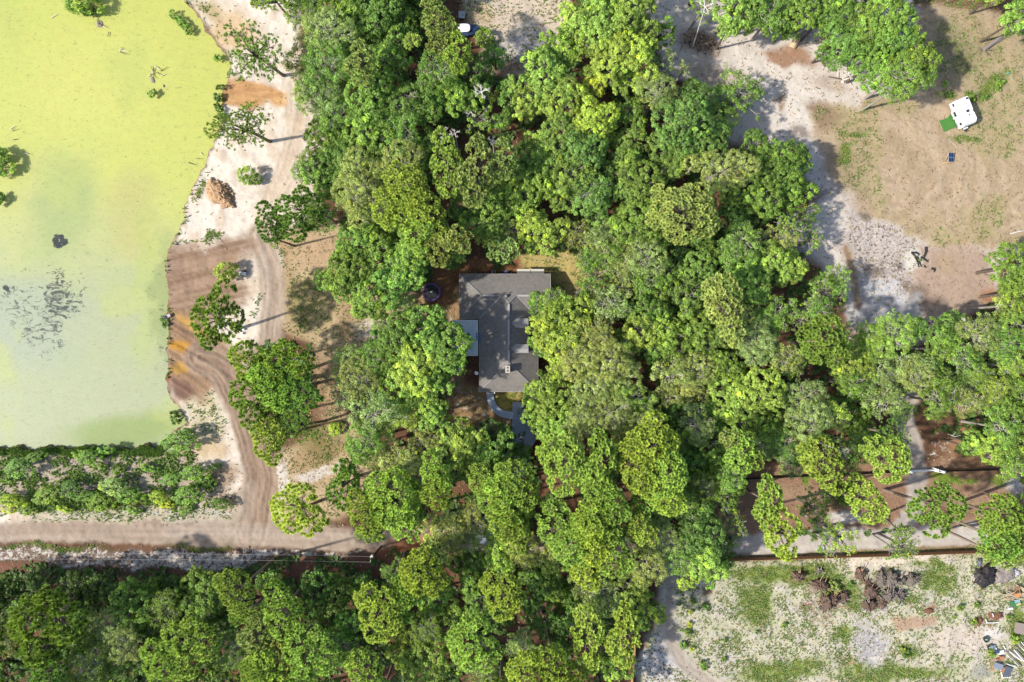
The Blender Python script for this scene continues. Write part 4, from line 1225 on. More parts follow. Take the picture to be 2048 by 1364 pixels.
def needle_mesh(name, P, Ax, per, length, rs, width=.085, wide=(0.45, 1.45)):
    """pine tufts: needles bursting from the end of each twig"""
    n = len(P)
    ax = unit(Ax)
    t1 = unit(np.cross(ax, rs.normal(size=(n, 3)))); t2 = np.cross(ax, t1)
    ph = 2 * math.pi * (np.arange(per)[None, :] / per * 3 + rs.uniform(0, .12, size=(n, per)))
    th = rs.uniform(wide[0], wide[1], size=(n, per))
    d = (ax[:, None] * np.cos(th)[..., None] + (t1[:, None] * np.cos(ph)[..., None] + t2[:, None] * np.sin(ph)[..., None]) * np.sin(th)[..., None])
    L = length * rs.uniform(.75, 1.2, size=(n, per, 1)) * rs.uniform(.8, 1.2, size=(n, 1, 1))
    side = unit(np.cross(d, ax[:, None] + rs.normal(size=(n, per, 3)) * .3))
    base = P[:, None] + d * .06
    tip = P[:, None] + d * L + np.array([0, 0, .06]) * 1
    w = width
    v = np.stack([base - side * w * .45, base + side * w * .45, base + (tip - base) * .72 + side * w, tip, base + (tip - base) * .72 - side * w], 2).reshape(-1, 3)
    f = np.arange(len(v)).reshape(-1, 5)
    me = mesh_np(name, v, f, [M_NEEDLE])
    tone = (1 + rs.normal(size=(n, 1)) * .15 + rs.normal(size=(n, per)) * .12)
    col = np.zeros((n, per, 5, 4), np.float32)
    tt = np.array([.42, .42, 1.05, 1.35, 1.05])
    col[..., 0] = np.clip(tone[..., None] * tt, .2, 2)
    col[..., 1] = np.array([0, 0, .2, .5, .2]) * (rs.uniform(size=(n, 1, 1)) < .7)
    col[..., 3] = 1
    at = me.attributes.new('tint', 'FLOAT_COLOR', 'POINT')
    at.data.foreach_set('color', col.ravel())
    return me

def branch_mesh(name, cs, rad, rs, mat, r0=.16, root=(0, 0, -2.2), twigs=3, tw=.05, reach=.55):
    mb = MB()
    root = Vector(root)
    for c, r in zip(cs, rad):
        c = Vector(c)
        mid_ = root.lerp(c, .5) + Vector((rs.uniform(-.3, .3), rs.uniform(-.3, .3), .3))
        mb.tube(root, mid_, r0, r0 * .6, 5, False); mb.tube(mid_, c, r0 * .6, r0 * .3, 5, False)
        for k in range(twigs):
            d = Vector(unit(rs.normal(size=3))); d.z = abs(d.z) * .6
            p1 = c + d * r * reach
            mb.tube(c.lerp(mid_, rs.uniform(0, .4)), p1, r0 * .3, tw * .7, 4, False)
            for q in range(2):
                d2 = (d + Vector(unit(rs.normal(size=3))) * .8).normalized()
                mb.tube(p1, p1 + d2 * r * .45, tw * .6, tw * .25, 3, False)
    return mesh_np(name, mb.v, mb.f, [mat])

def dead_mesh(name, R, rs, mat):
    mb = MB()
    def grow(p, d, L, r, lev):
        q = p + d * L
        q.z += rs.uniform(-.1, .25) * L
        mb.tube(p, q, r, r * .6, 4, False)
        if lev > 0:
            for k in range(3 if lev > 1 else 2):
                nd = (d + Vector(unit(rs.normal(size=3))) * .75).normalized(); nd.z = abs(nd.z) * .5
                grow(q if k else p.lerp(q, .6), nd, L * rs.uniform(.55, .8), r * .6, lev - 1)
    for k in range(5):
        t = 2 * math.pi * k / 5 + rs.uniform(-.4, .4)
        grow(Vector((0, 0, -R * .3)), Vector((math.cos(t), math.sin(t), .35)).normalized(), R * .38, .09, 3)
    return mesh_np(name, mb.v, mb.f, [mat])

PROTO = {}
def add_proto(kind, R, crown, branches):
    PROTO.setdefault(kind, []).append((R, crown, branches))

for k, R in enumerate((2.2, 2.6, 3.4, 3.8, 4.2, 4.6, 5.4, 5.8)):
    rs = np.random.default_rng(100 + k)
    cs, rad = lobes(R, 8 + int(R * 2), .62, .80, .34, rs)
    P, Nn = shell_points(cs, rad, .8, 1.5, rs)
    P = P + rs.normal(size=P.shape) * .1
    cr = leaf_mesh('broadleaf_crown', P, Nn, 38, .46, .165, rs, M_LEAF, .34, .14)
    add_proto('B', R, cr, branch_mesh('broadleaf_limbs', cs, rad, rs, M_BARK_PALE, twigs=3, reach=.7))
# fine-leaved, feathery crowns
for k, R in enumerate((2.4, 3.4, 4.4, 5.2)):
    rs = np.random.default_rng(200 + k)
    cs, rad = lobes(R, 9 + int(R * 2.2), .6, .82, .31, rs)
    P, Nn = shell_points(cs, rad, .8, 1.7, rs)
    P = P + rs.normal(size=P.shape) * .2
    cr = leaf_mesh('feathery_crown', P, Nn, 30, .46, .125, rs, M_LEAF, .38, .12, aspect=.5)
    add_proto('W', R, cr, branch_mesh('feathery_limbs', cs, rad, rs, M_TWIG, .12, twigs=4, tw=.05, reach=.8))
# thin crowns through which limbs and ground show
for k, R in enumerate((2.4, 3.2, 4.0, 5.0)):
    rs = np.random.default_rng(300 + k)
    cs, rad = lobes(R, 9 + int(R * 2.2), .6, .86, .24, rs)
    P, Nn = shell_points(cs, rad, .8, .85, rs)
    P = P + rs.normal(size=P.shape) * .25
    cr = leaf_mesh('thin_crown', P, Nn, 26, .42, .13, rs, M_LEAF, .32, .15)
    add_proto('S', R, cr, branch_mesh('thin_limbs', cs, rad, rs, M_BARK_PALE, .13, twigs=5, tw=.06))
# pines
for k, R in enumerate((2.4, 3.0, 3.6, 4.2, 4.8, 5.6)):
    rs = np.random.default_rng(400 + k)
    cs, rad = lobes(R, 7 + int(R * 1.8), .72, .70, .39, rs)
    P, Nn = shell_points(cs, rad, .85, 2.6, rs, -.35)
    Ax = Nn * .75 + np.array([0, 0, .9]) + rs.normal(size=P.shape) * .18
    # thin out tufts that crowd one another
    keep = []
    for i in range(len(P)):
        if all((P[i] - P[j]) @ (P[i] - P[j]) > .25 for j in keep[-600:]):
            keep.append(i)
    P, Ax = P[keep], Ax[keep]
    cr = needle_mesh('pine_crown', P, Ax, 46, .50, rs, .065, (.4, 1.5))
    add_proto('P', R, cr, branch_mesh('pine_limbs', cs, rad, rs, M_BARK_PINE, .14, (0, 0, -1.8), 3))
# open pines whose twigs can be seen
for k, R in enumerate((3.0, 4.2, 5.2)):
    rs = np.random.default_rng(450 + k)
    cs, rad = lobes(R, 9 + int(R * 2), .6, .86, .24, rs)
    P, Nn = shell_points(cs, rad, .8, 2.3, rs, -.5)
    P = P + rs.normal(size=P.shape) * .25
    Ax = Nn + np.array([0, 0, .4]) + rs.normal(size=P.shape) * .4
    cr = needle_mesh('open_pine_crown', P, Ax, 20, .36, rs, .045)
    add_proto('Q', R, cr, branch_mesh('open_pine_limbs', cs, rad, rs, M_BARK, .13, (0, 0, -1.8), 5, .06))
# bushes
for k, R in enumerate((.6, 1.2, 1.9)):
    rs = np.random.default_rng(500 + k)
    cs, rad = lobes(R, 4 + k * 2, .6, .6, .45, rs)
    P, Nn = shell_points(cs, rad, .8, 4.0 if R < 1.5 else 3.0, rs, -.2)
    cr = leaf_mesh('bush_leaves', P, Nn, 30, .24 + .06 * R, .12, rs, M_LEAF, .34, .2)
    add_proto('b', R, cr, branch_mesh('bush_stems', cs, rad, rs, M_BARK, .05, (0, 0, -R * .6), 2, .03))
for k, R in enumerate((1.6, 2.4, 3.2)):
    rs = np.random.default_rng(600 + k)
    add_proto('D', R, None, dead_mesh('dead_limbs', R, rs, M_DEADWOOD))
    add_proto('d', R, None, dead_mesh('dead_twigs', R, rs, M_BARK))

def trunk_mesh(name, mat, flare=1.5, n=8, bend=0.0):
    mb = MB(); rs = random.Random(3)
    zsr = [(0, flare), (.03, 1.15), (.12, 1.0), (.35, .9), (.6, .75), (.85, .55), (1.0, .35)]
    vs = []
    for z, r in zsr:
        ox, oy = rs.uniform(-.2, .2) * r * .5, rs.uniform(-.2, .2) * r * .5
        vs += [(r * math.cos(2 * math.pi * i / n) * (1 + .12 * math.sin(3 * i)) + ox, r * math.sin(2 * math.pi * i / n) + oy, z) for i in range(n)]
    fs = [(k * n + i, k * n + (i + 1) % n, (k + 1) * n + (i + 1) % n, (k + 1) * n + i) for k in range(len(zsr) - 1) for i in range(n)]
    mb.add(vs, fs)
    return mesh_np(name, mb.v, mb.f, [mat], True)
T_OAK = trunk_mesh('trunk', M_BARK); T_PINE = trunk_mesh('pine_trunk', M_BARK_PINE, 1.35); T_PALE = trunk_mesh('pale_trunk', M_BARK_PALE)
T_DEAD = trunk_mesh('dead_trunk', M_DEADWOOD)

COLR = {'y': (0.245, 0.338, 0.060), 'l': (0.31, 0.38, 0.050), 'g': (0.158, 0.256, 0.044), 'd': (0.108, 0.188, 0.034), 'o': (0.250, 0.300, 0.085),
        'p': (0.240, 0.300, 0.088), 'b': (0.152, 0.240, 0.048), 'k': (0.070, 0.128, 0.024)}
CNAME = {'y': 'yellow-green', 'l': 'lime green', 'g': 'mid-green', 'd': 'dark green', 'o': 'olive', 'p': 'pale grey-green', 'b': 'bluish green', 'k': 'deep green', '-': 'bare grey'}
KNAME = {'B': ('broadleaf_tree', 'broadleaf tree', 'tree', 'broadleaf trees of the wood'), 'W': ('feathery_tree', 'feathery tree', 'tree', 'feathery trees of the wood'),
         'S': ('sparse_tree', 'sparse tree', 'tree', 'sparse trees with visible limbs'), 'P': ('pine_tree', 'tufted pine', 'tree', 'tufted pines of the wood'),
         'Q': ('open_pine_tree', 'open thin pine', 'tree', 'open pines'), 'b': ('shrub', 'low shrub', 'shrub', 'shrubs on the ground'),
         'D': ('dead_tree', 'bleached dead tree', 'dead tree', 'dead trees'), 'd': ('dead_branch', 'dark dead branch cluster', 'dead branches', 'dead branches in the pond')}
# each entry: kind colour x y radius [flattening] [@trunk foot] [h crown height]  (picture px of the crown)
TREES = '''
b g 175 8 34 .8 h1; b d 178 22 12 h1; b g 0 324 32 1.1 h1; b g -4 398 14 h1
P y 381 1280 56 h16
P y 624 1302 56 h16
P y 950 1282 46 1.15 h16
P y 760 1222 46 1.15 h16
B g 826 1174 26
P y 848 1142 46 1.1 h16
P y 564 1220 44 1.1 h16
b d 20 1236 14 h2
P g 98 1236 78 0.95 h15
P y 1004 1188 40 1.15 h16
P y 1247 1267 36 1.4 h15; P y 1176 1278 34 1.5 h15
P y 788 1002 56 1.1 h16
P y 1303 892 58 0.95 h17; P y 1272 936 42 h17; P y 1326 944 46 h17; P y 1304 972 36 h16
P y 1124 928 44 1.35 h17; P y 1200 922 40 1.2 h17
P o 1451 612 44 1.25 h15
P y 894 334 38 1.4 h16; P o 952 342 38 1.45 h16
B d 1418 432 26
P o 1364 422 64 1.0 h16
P g 1648 682 46 1.1 h15
P y 1646 924 42 1.15 h16; P y 1770 916 44 1.1 h16
P y 1728 1000 38 h14 @1655,979
P y 1536 1004 36 1.15 h16 @1492,978; P y 1562 1066 38 1.15 h16 @1506,1020
P g 1873 1010 54 h16 @1768,980
P g 690 968 36 1.0 h10 @722,950
P y 600 1017 48 1.12 h12 @640,1002
P y 545 770 40 h14
P g 566 728 58 0.95 h13 @610,742; P g 592 778 46 h13; P g 512 785 52 1.1 h13; P y 505 728 40 h12
P d 540 448 32 1.1 h11; P d 600 420 50 1.0 h12 @655,452
P g 434 640 48 1.32 h12 @482,657
b g 512 2 12 h1
Q g 484 255 54 0.9 h13 @540,283
Q g 505 105 54 1.05 h15 @567,151
W g 620 30 44; W p 655 62 50; W p 612 112 42; W g 652 132 48; W p 640 188 48; W g 672 226 44; W g 616 168 36; W g 700 160 34
B g 700 22 38; B g 760 22 44; B d 812 38 40; B d 736 72 40; B d 690 80 34; B k 845 20 26
P p 722 126 34; B g 793 70 34; B y 824 80 17 h13; B g 781 115 40; P p 876 46 39 h14; P o 882 88 26; P y 916 106 30; b g 966 76 20; B g 990 112 24 h6
W g 878 140 44; B d 950 148 36; B g 910 188 40; B g 743 190 50; W g 793 216 58; B g 758 252 44; W g 808 258 42; B g 852 206 35; B g 868 172 30
D - 963 182 20 h13; S l 980 192 24; S y 957 235 36; B g 1004 243 22; D - 888 267 18 h13; D - 910 266 13; B d 1022 188 28; D - 942 222 16; D - 985 280 12
B g 864 281 26; B g 828 296 25; B y 700 278 38; B d 655 280 40; B d 688 322 55; B g 645 335 32; B g 767 293 38; B g 654 365 34; W g 614 322 20; W g 606 345 22
W p 800 330 46; W p 723 372 54; W p 760 400 30; B d 840 325 30
     P p 1006 318 33 h15; B y 1075 308 40; B g 1050 365 44; B y 1000 380 30
P y 811 376 46 h16
B y 1200 50 54 h12; B y 1265 34 50 h12; B y 1230 108 50 h12; B y 1276 112 40 h12; B y 1256 160 28; B y 1145 40 30; B y 1180 150 18; B y 1165 80 30
B g 1322 68 28; B g 1128 92 36; B y 1082 162 56; B y 1120 196 40; B y 1058 202 34; B g 1095 120 26; S p 1326 128 34; S p 1368 138 18; D - 1330 140 14; D - 1120 205 10
B l 1188 238 44 h11; B l 1182 178 26; B l 1214 262 22; B g 1264 224 32; W p 1316 186 40; B b 1387 178 20 h6; W b 1380 216 50 h8; B b 1360 252 56; W b 1428 250 44 h7
B b 1346 296 44; B b 1410 290 40; W b 1346 330 28; S g 1480 188 48 h6; W g 1438 196 30 h6; S g 1506 180 26 h5
B b 1128 270 40; B b 1165 305 45; B b 1145 350 40; B g 1196 276 30; B b 1264 288 34; B b 1252 315 30; B b 1278 365 44; W b 1182 380 36; B g 1065 316 36; B g 1098 340 30
W o 1445 338 50; B d 1513 290 32 h7; B g 1548 340 56 h8; B g 1586 318 34 h7; B g 1575 380 38 h7; B d 1502 368 42; B g 1530 400 36; B k 1490 412 36
   B d 1400 482 28; 
S g 1408 14 32; D - 1412 10 26 h15 @1386,92; B y 1457 55 22 h10 @1432,98; B y 1470 14 44; B d 1557 20 44; B d 1575 52 25; B y 1500 36 30; W g 1540 30 40; B g 1600 20 36
B d 1683 38 50; B g 1697 88 54; B g 1768 42 54; B g 1786 90 54; B g 1830 120 42; W g 1800 150 42; W g 1785 182 28; B g 1741 126 40; W g 1846 156 24; B d 1653 98 20; B g 1640 40 30; W g 1730 60 40
B g 2034 38 30; B y 1990 -12 26; B d 2052 -10 30; D - 1700 148 16 h3; D - 1730 150 12 h3
W p 705 394 42; W p 749 417 30; P y 773 420 32 h16; P y 806 430 30 h16; P y 852 426 42 h16; P y 838 468 34; P g 828 400 30; P o 880 486 34 h15; P o 910 480 28
B g 934 412 36; B y 969 440 40; B y 1042 394 36; B g 990 410 30; B y 985 470 26; B y 919 502 20 h8; P p 1007 500 28 h12; W p 1016 472 30; B y 1082 468 42; B y 1060 440 30; W o 1147 466 36
B b 1188 403 40; W o 1205 476 36; B g 1278 452 44; B g 1250 434 24; B b 1264 388 35; B g 1317 478 25; B b 1135 384 36; W g 1220 500 34; W p 1250 474 30; B b 1225 350 30
W p 1290 514 42; W p 1252 542 44; S g 1190 550 42; W g 1290 556 34; B g 1337 548 30; W p 1220 608 34; S g 1175 585 26; W g 1180 520 26; B g 1320 590 26
B k 1362 526 30; B b 1396 538 36; B b 1358 575 35; B b 1384 590 36;   B d 1412 560 26; B b 1420 510 26
B g 1293 622 36; B y 1281 662 38; B g 1332 658 35; B g 1350 682 38; B g 1397 648 40; B b 1404 682 34; B d 1376 610 30; B g 1310 700 26; B b 1450 680 34
B g 1484 530 40; B g 1500 574 36; W b 1484 480 36; W b 1460 500 26; B b 1458 658 32; B g 1464 556 26
W g 1111 605 30; B y 1128 640 54; B g 1103 622 38; B y 1098 660 38; B g 1158 634 34; B y 1134 688 44; W o 1190 672 40; W o 1161 708 48; W o 1217 720 44; B g 1250 688 26; W y 1124 730 24; B g 1090 690 26
B y 1548 512 28; B y 1572 548 26; S o 1558 474 40; S g 1609 428 36 h6; S g 1626 478 28 h6; S g 1576 446 32; B y 1560 508 28; B y 1580 536 28; B b 1515 574 34; B d 1470 440 30
S g 1652 586 44 h7; W g 1672 556 28 h6; W g 1551 630 38; S y 1624 614 28; W g 1640 620 24; S p 1600 640 26;   
W p 1508 680 44; W p 1571 716 30; W p 1490 640 28; W g 1534 650 28
W g 1750 674 36; W y 1786 666 44; W g 1818 660 28; W g 1720 696 28; B g 1879 668 38; W p 1958 672 44; D - 1930 652 24 h10; S p 1968 640 22; B g 2028 534 44; B g 2036 586 38; W y 2012 612 30; B g 2030 646 34; W g 2005 690 40; B b 1912 640 20
B y 1712 732 38; W g 1741 698 30; W p 1832 734 34; W g 1923 718 30; W g 1888 698 26; W p 1800 742 34; W y 2020 732 34; D - 1808 722 16 h10; B d 1690 760 26
W p 1521 690 34; W g 1580 728 28
B y 1466 782 48; B y 1521 782 44; B g 1492 826 44; B g 1542 856 34; B g 1446 738 36; B d 1560 800 26; W b 1530 892 28
W p 1612 800 44; W p 1612 840 44; W y 1668 832 30; B d 1712 850 36; B k 1700 785 24; W b 1570 890 34; W b 1580 930 26; B d 1680 810 28
    Q d 1785 868 30 h16; Q d 1706 922 24; D - 1690 905 12 h11; W d 1742 880 22; W b 1720 890 26
W p 1762 752 38; W p 1829 748 38; W p 1771 802 38; W g 1800 822 24; W g 1712 768 34; W g 1882 776 34; W g 1874 802 38; W p 1926 804 34; D - 1900 785 16 h11; W y 1985 782 34; W g 2032 782 34; B g 2020 832 38; W g 2004 856 38; B g 2036 884 44; B y 1982 892 36; B g 1950 886 24; B k 1932 892 18; W g 2024 926 30; W g 1860 740 30; W g 1960 750 30; D - 1960 800 14 h11; W g 1940 760 30
P y 1478 902 34 h16; P o 1466 880 26; W g 1462 955 30; P y 1500 916 24; W g 1440 930 26
       
P g 2000 1034 46 h15 @1920,1004; P g 1992 1074 40 h15; Q y 2026 1090 46; Q y 1986 1104 34; Q g 2040 1014 26 h15 @1968,985; Q g 2044 1058 34
S d 1624 1014 38; S g 1640 1050 34; S y 1684 1078 34; S g 1656 1086 28; Q g 1800 1062 22 h14 @1762,1030; S b 1813 1094 32; S b 1790 1098 24; b d 1690 988 24 h1
      W g 545 840 44; Q g 600 850 34 h13 @650,842; P y 540 884 36 h14;    
b l 672 855 14 h1; W p 690 722 34; W p 720 762 44; W p 698 782 34; W g 752 718 42
B g 800 672 46 h13; B g 852 650 40 h14; B g 890 690 46 h14; B y 832 730 48 h13; B g 868 756 36 h12; B y 792 736 40; B d 772 664 30; B g 908 720 26 h13; B g 846 690 40; B g 918 676 22 h13; W o 800 614 36; W o 762 640 22; B g 852 738 42
B y 808 774 44; B y 838 798 34; W p 752 818 44; W y 794 826 40; B y 866 832 32; W g 729 886 42; W p 764 908 34; S g 755 856 34; W o 852 886 36; W p 806 928 40; W p 837 956 30; D - 745 830 20 h11; B g 715 905 26
B y 940 898 48; B y 910 870 38; B k 985 872 34; B g 982 914 44; B d 1028 906 30 h7; P y 869 948 34 h17; P y 872 976 32 h17; B g 912 944 30; P y 1037 964 42 h17; P y 1012 996 42 h17; P y 1050 990 34
      
  P y 729 1026 36 h17; P y 760 1010 36; P g 830 1000 30; B g 744 1060 26; P y 812 1058 26
B y 1108 800 44; B g 1086 830 38; B y 1116 840 42; B g 1078 796 36; B y 1092 772 30; B g 1140 818 34; S p 1125 765 24
W o 1190 762 44; W o 1240 740 44; W o 1172 812 40; W o 1216 830 48; W y 1262 800 40; W o 1160 852 36; W o 1250 860 36; B o 1292 830 34; W o 1220 780 40; W p 1146 780 20
          B g 1236 905 26; B g 1100 868 20
W o 1346 746 36; W o 1390 738 40; W o 1382 774 38; B k 1352 826 30; W p 1396 850 38; B g 1426 884 34; B d 1405 916 40; B g 1420 830 30; W o 1340 790 28; B d 1370 880 30; B d 1360 930 30
W g 1456 950 30; P y 1196 974 40 h17; P y 1218 1004 40 h17; P y 1332 988 38 h16; P y 1292 1000 30; W b 1410 972 38; B d 1370 960 28
W o 890 1052 38; W o 940 1038 38; P y 984 994 34 h16; P y 1008 1038 40 h17; P y 1030 1060 36; P y 960 960 26; W o 896 1088 30; W o 942 1078 26; B y 870 1080 22
B y 998 1098 38; W o 1044 1088 38;   W b 796 1142 32;   P g 808 1198 36; B g 876 1204 34; P o 866 1106 28; 
  B d 942 1146 34; B g 957 1200 30; B y 912 1222 22;   W g 852 1262 38; B y 817 1302 40; B y 852 1332 44; B g 896 1256 34; B g 910 1316 34; W p 969 1346 34; W p 1042 1292 36; P y 1058 1342 44 h17; P y 730 1336 38 h15; B d 984 1240 26
B d 1086 1168 30; B d 1080 1222 34; B d 1064 1140 26; B g 1010 1128 24
  B d 676 1213 44; B d 640 1184 34; B k 720 1168 24 h6; B d 626 1160 26 h6; B d 676 1172 28 h6; B d 536 1160 26 h6;   P o 573 1325 40; W g 682 1287 38; P y 528 1336 40; P g 600 1350 36; B k 720 1288 30; B g 700 1250 30; B d 740 1180 24
P y 475 1180 42 h18 @548,1118; B g 402 1176 38 h6; B g 414 1204 44; B k 440 1160 30 h5; B k 150 1178 34 h6; B k 73 1174 28 h6; B k 188 1172 26 h6; B k 10 1172 26 h6;    B g 162 1262 38; B g 42 1240 36;  B k 225 1184 24 h6; B k 30 1190 30
B d 317 1190 36 h5; B g 264 1213 44; W b 331 1213 38; W o 220 1258 44; W o 250 1288 40; W o 10 1272 34; B d 290 1180 30; B k 352 1176 22 h6; B d 370 1180 26
W b 176 1330 48; W g 249 1326 38;   P y 331 1322 44 h16; W b 470 1301 44; d - 445 1272 22 h14; P o 513 1263 34; P y 543 1346 44; B d 457 1238 26; B d 440 1345 40; B d 59 1312 34; P g 103 1350 38; B g 229 1356 34; B k 20 1332 34; B d 300 1262 28; B d 145 1296 26; B k 290 1350 26; P y 490 1230 26
P y 1150 1088 44 h17; P y 1188 1046 48 h17; P y 1216 1100 46 h17; P y 1176 1128 38; P y 1112 1050 40; P y 1180 1082 40 h18; W o 1117 1090 38; W o 1050 1106 34; B y 1112 1122 30; B g 1009 1066 22
P y 1272 1046 30 h15; P y 1290 1070 24; W p 1323 1082 40; B b 1396 1068 48; W b 1390 1030 38; B y 1410 1114 38; B y 1376 1150 26; B g 1424 1136 32; W o 1294 1134 42; B y 1256 1166 34; B y 1270 1196 32; W p 1180 1172 38; W p 1206 1196 36; W p 1190 1220 34; B d 1094 1168 34;     B d 1264 1226 38; B y 1316 1228 20 h8; P y 1106 1330 42 h17; P y 1130 1358 40; B y 1235 1336 28; B g 1200 1326 24; W g 1323 1008 34; W g 1362 1002 30; B g 1300 1100 28; B d 1140 1200 30; B d 1140 1240 30; B d 1120 1290 26; B k 1215 1240 24; W g 1360 1120 30
S d 1464 1080 24; S p 1456 1030 26; S g 1476 1048 24; B d 1440 1104 28; B d 1456 990 30; S g 1440 1000 26
    Q y 545 -6 34 h15 @577,33;  b y 493 353 20 h3; b g 512 360 12 h2
    b k 440 175 9 0.8 h1; b k 437 195 9 h1; b k 436 215 10 h1; b k 440 232 9 h1; b g 435 117 8 h0; b g 346 30 9 h0; b g 358 40 10 h0; b g 368 52 10 h0; b g 378 62 8 h0
b g 305 186 9 h0;     b d 328 638 8 h0; b d 331 650 7 h0; b k 350 834 13 h1
     W g 640 424 36; Q y 552 478 20 h10
      b y 452 546 22 h3; b g 648 562 22 h2; b k 660 560 16 h2; b o 674 545 16 h3
B g 722 486 48; B g 702 542 44; B g 762 520 54; B g 794 560 40 h13; B g 740 582 44; B g 822 500 40 h14; B g 826 536 28 h14; B g 772 474 36; B y 694 576 26; P y 776 590 18 h10; B d 900 525 18; B g 686 510 24; B y 720 610 22
b b 366 882 36 1 h4; b b 352 896 24 h3; b g 380 866 24 h4; b g 182 912 30 h3; b g 164 906 20; b g 214 900 18 h3; b g 200 930 18; b b 73 912 22 h3; b b 44 934 32 h3; b b 18 958 20 h2; b l 30 1000 28 h3; b g 58 1018 24; b l 20 1020 18; b g 100 988 30 h3; b d 146 976 26 h3; b g 118 966 16; b p 236 972 34 h3; b g 206 1002 34 h2; b g 264 988 30; b l 212 975 16 h3; b l 132 1018 18; b g 180 990 24; b g 270 1020 16; b b 240 940 14; b g 290 930 12
b g 394 944 34 h4; b d 414 962 20; b g 380 988 30 h4; b g 346 956 24 h3; b g 305 937 16; b l 322 994 24 h3; b l 336 1010 16; b g 374 1018 18; b d 446 1006 24 h2; b g 430 932 14
b g 1385 1203 6; b l 1381 1223 5; b l 1379 1249 6; b g 1376 1265 7; b g 1366 1290 8; b l 1384 1298 5; b g 1408 1332 9; b g 1410 1212 6; b k 1416 1218 5; b g 1568 1250 6; b g 1953 1209 6; b g 1921 1216 7; b g 1909 1234 4; b g 1948 1243 7; b g 1982 1306 8; b g 2018 1234 6; b y 1806 1300 6; b d 1812 1308 8; b p 1668 1172 12 h1; b g 1655 1180 8; b y 2030 1280 8; b g 2026 1275 6; b g 1700 1170 7; b g 1795 1200 7; b b 1448 1318 6; b d 1450 1280 5; b g 1513 1264 4; b p 1770 1040 8; b y 1890 168 6; b g 1944 196 7; b g 2000 166 8; b g 1996 178 6; b g 1968 196 6; b g 1898 190 6; b g 1840 520 3
B k -30 1200 36; P g -40 1270 44; B d -34 1340 40; P y 20 1400 44; B g 140 1400 46; P y 250 1405 44; B g 380 1400 46; P o 500 1402 46; B d 640 1405 46; P y 760 1400 44; B y 880 1404 44; P y 1000 1402 46; B g 1120 1408 40; B g 1210 1400 34
B g 590 -34 40; W g 680 -36 46; B g 770 -34 44; B d 850 -36 40; B y 1200 -30 46; B y 1270 -40 40; B g 1400 -36 36; B g 1490 -30 40; B d 1590 -36 44; B g 1680 -34 46; B g 1770 -36 44
B g 2080 560 44; W g 2084 640 44; W g 2080 720 44; B g 2084 800 44; W g 2080 880 44; B g 2080 950 36; Q g 2090 1050 44
'''
LAND = [(863, 584, 'the purple trampoline'), (1010, 665, 'the grey house roof'), (1929, 225, 'the white travel trailer'), (475, 1175, 'the leaning verge pine trunk'), (1840, 943, 'the white gate'),
        (745, 1112, 'the utility pole'), (1834, 518, 'the charred logs'), (1040, 870, 'the concrete driveway'), (510, 1066, 'the dirt road junction'), (940, 58, 'the blue boat'),
        (1590, 88, 'the split pale stump'), (437, 385, 'the brown dirt mound'), (1740, 1200, 'the root-ball piles'), (366, 690, 'the orange bank streak'), (117, 480, 'the dark duckweed hole'),
        (305, 140, 'the drowned branches'), (1740, 610, 'the bluish sand patch'), (1335, 1250, 'the open lot track'), (1100, 60, 'the sandy north clearing'), (1700, 330, 'the dry field tyre arcs'),
        (1460, 1100, 'the brown fence\'s west end'), (1240, 80, 'the big northern yellow-green crown'), (1366, 423, 'the largest olive pine'), (1300, 930, 'the largest pine clump'),
        (100, 1237, 'the lower left big pine'), (200, 980, 'the bushy roadside belt'), (600, 1364, 'the lower edge\'s left half'), (1100, 1364, 'the lower edge\'s right half'),
        (2048, 700, 'the right edge\'s middle'), (1540, 780, 'the bright eastern thicket'), (650, 160, 'the upper left feathery grove'), (1180, 780, 'the olive driveway grove'),
        (720, 800, 'the pale mossy yard trees'), (950, 340, 'the northern yellow pines')]
def compass(dx, dy):
    a = math.degrees(math.atan2(dy, dx)) % 360
    return ['right of', 'below and right of', 'below', 'below and left of', 'left of', 'above and left of', 'above', 'above and right of'][int(((a + 22.5) % 360) // 45)]
ORD = ['nearest', 'second nearest', 'third nearest', 'fourth nearest', 'fifth nearest', 'sixth nearest', 'seventh nearest', 'eighth nearest', 'ninth nearest', 'tenth nearest', 'eleventh nearest', 'twelfth nearest', 'thirteenth nearest', 'fourteenth nearest']
ent = []
for line in TREES.strip().replace('\n', ';').split(';'):
    tk = line.split()
    if len(tk) < 5: continue
    e = dict(k=tk[0], c=tk[1], x=float(tk[2]), y=float(tk[3]), r=float(tk[4]), h=None, f=None, a=1.0)
    for t in tk[5:]:
        if t[0] == '@': e['f'] = tuple(float(v) for v in t[1:].split(','))
        elif t[0] == 'h': e['h'] = float(t[1:])
        else: e['a'] = float(t)
    ent.append(e)
groups = {}
for e in ent:
    li = min(LAND, key=lambda L: (L[0] - e['x']) ** 2 + (L[1] - e['y']) ** 2)
    d = math.hypot(e['x'] - li[0], e['y'] - li[1])
    e['d'] = d
    if d < 12:
        e['rel'] = 'right at ' + li[2]
    else:
        e['rel'] = compass(e['x'] - li[0], e['y'] - li[1]) + ' ' + li[2]
    groups.setdefault((e['k'], e['c'], e['rel']), []).append(e)
for key, L in groups.items():
    L.sort(key=lambda e: e['d'])
    for i, e in enumerate(L):
        o_ = '' if len(L) == 1 else ORD[i] + ' '
        rel = e['rel']
        if e['c'] == '-':
            e['lab'] = (o_ + KNAME[e['k']][1] + ' ' + rel)
        else:
            e['lab'] = (o_ + CNAME[e['c']] + ' ' + KNAME[e['k']][1] + ' ' + rel)
trs = random.Random(77)
BH = {'B': 9.5, 'W': 10.5, 'S': 9.0, 'P': 15.5, 'Q': 13.5, 'b': .8, 'D': 9, 'd': 9}
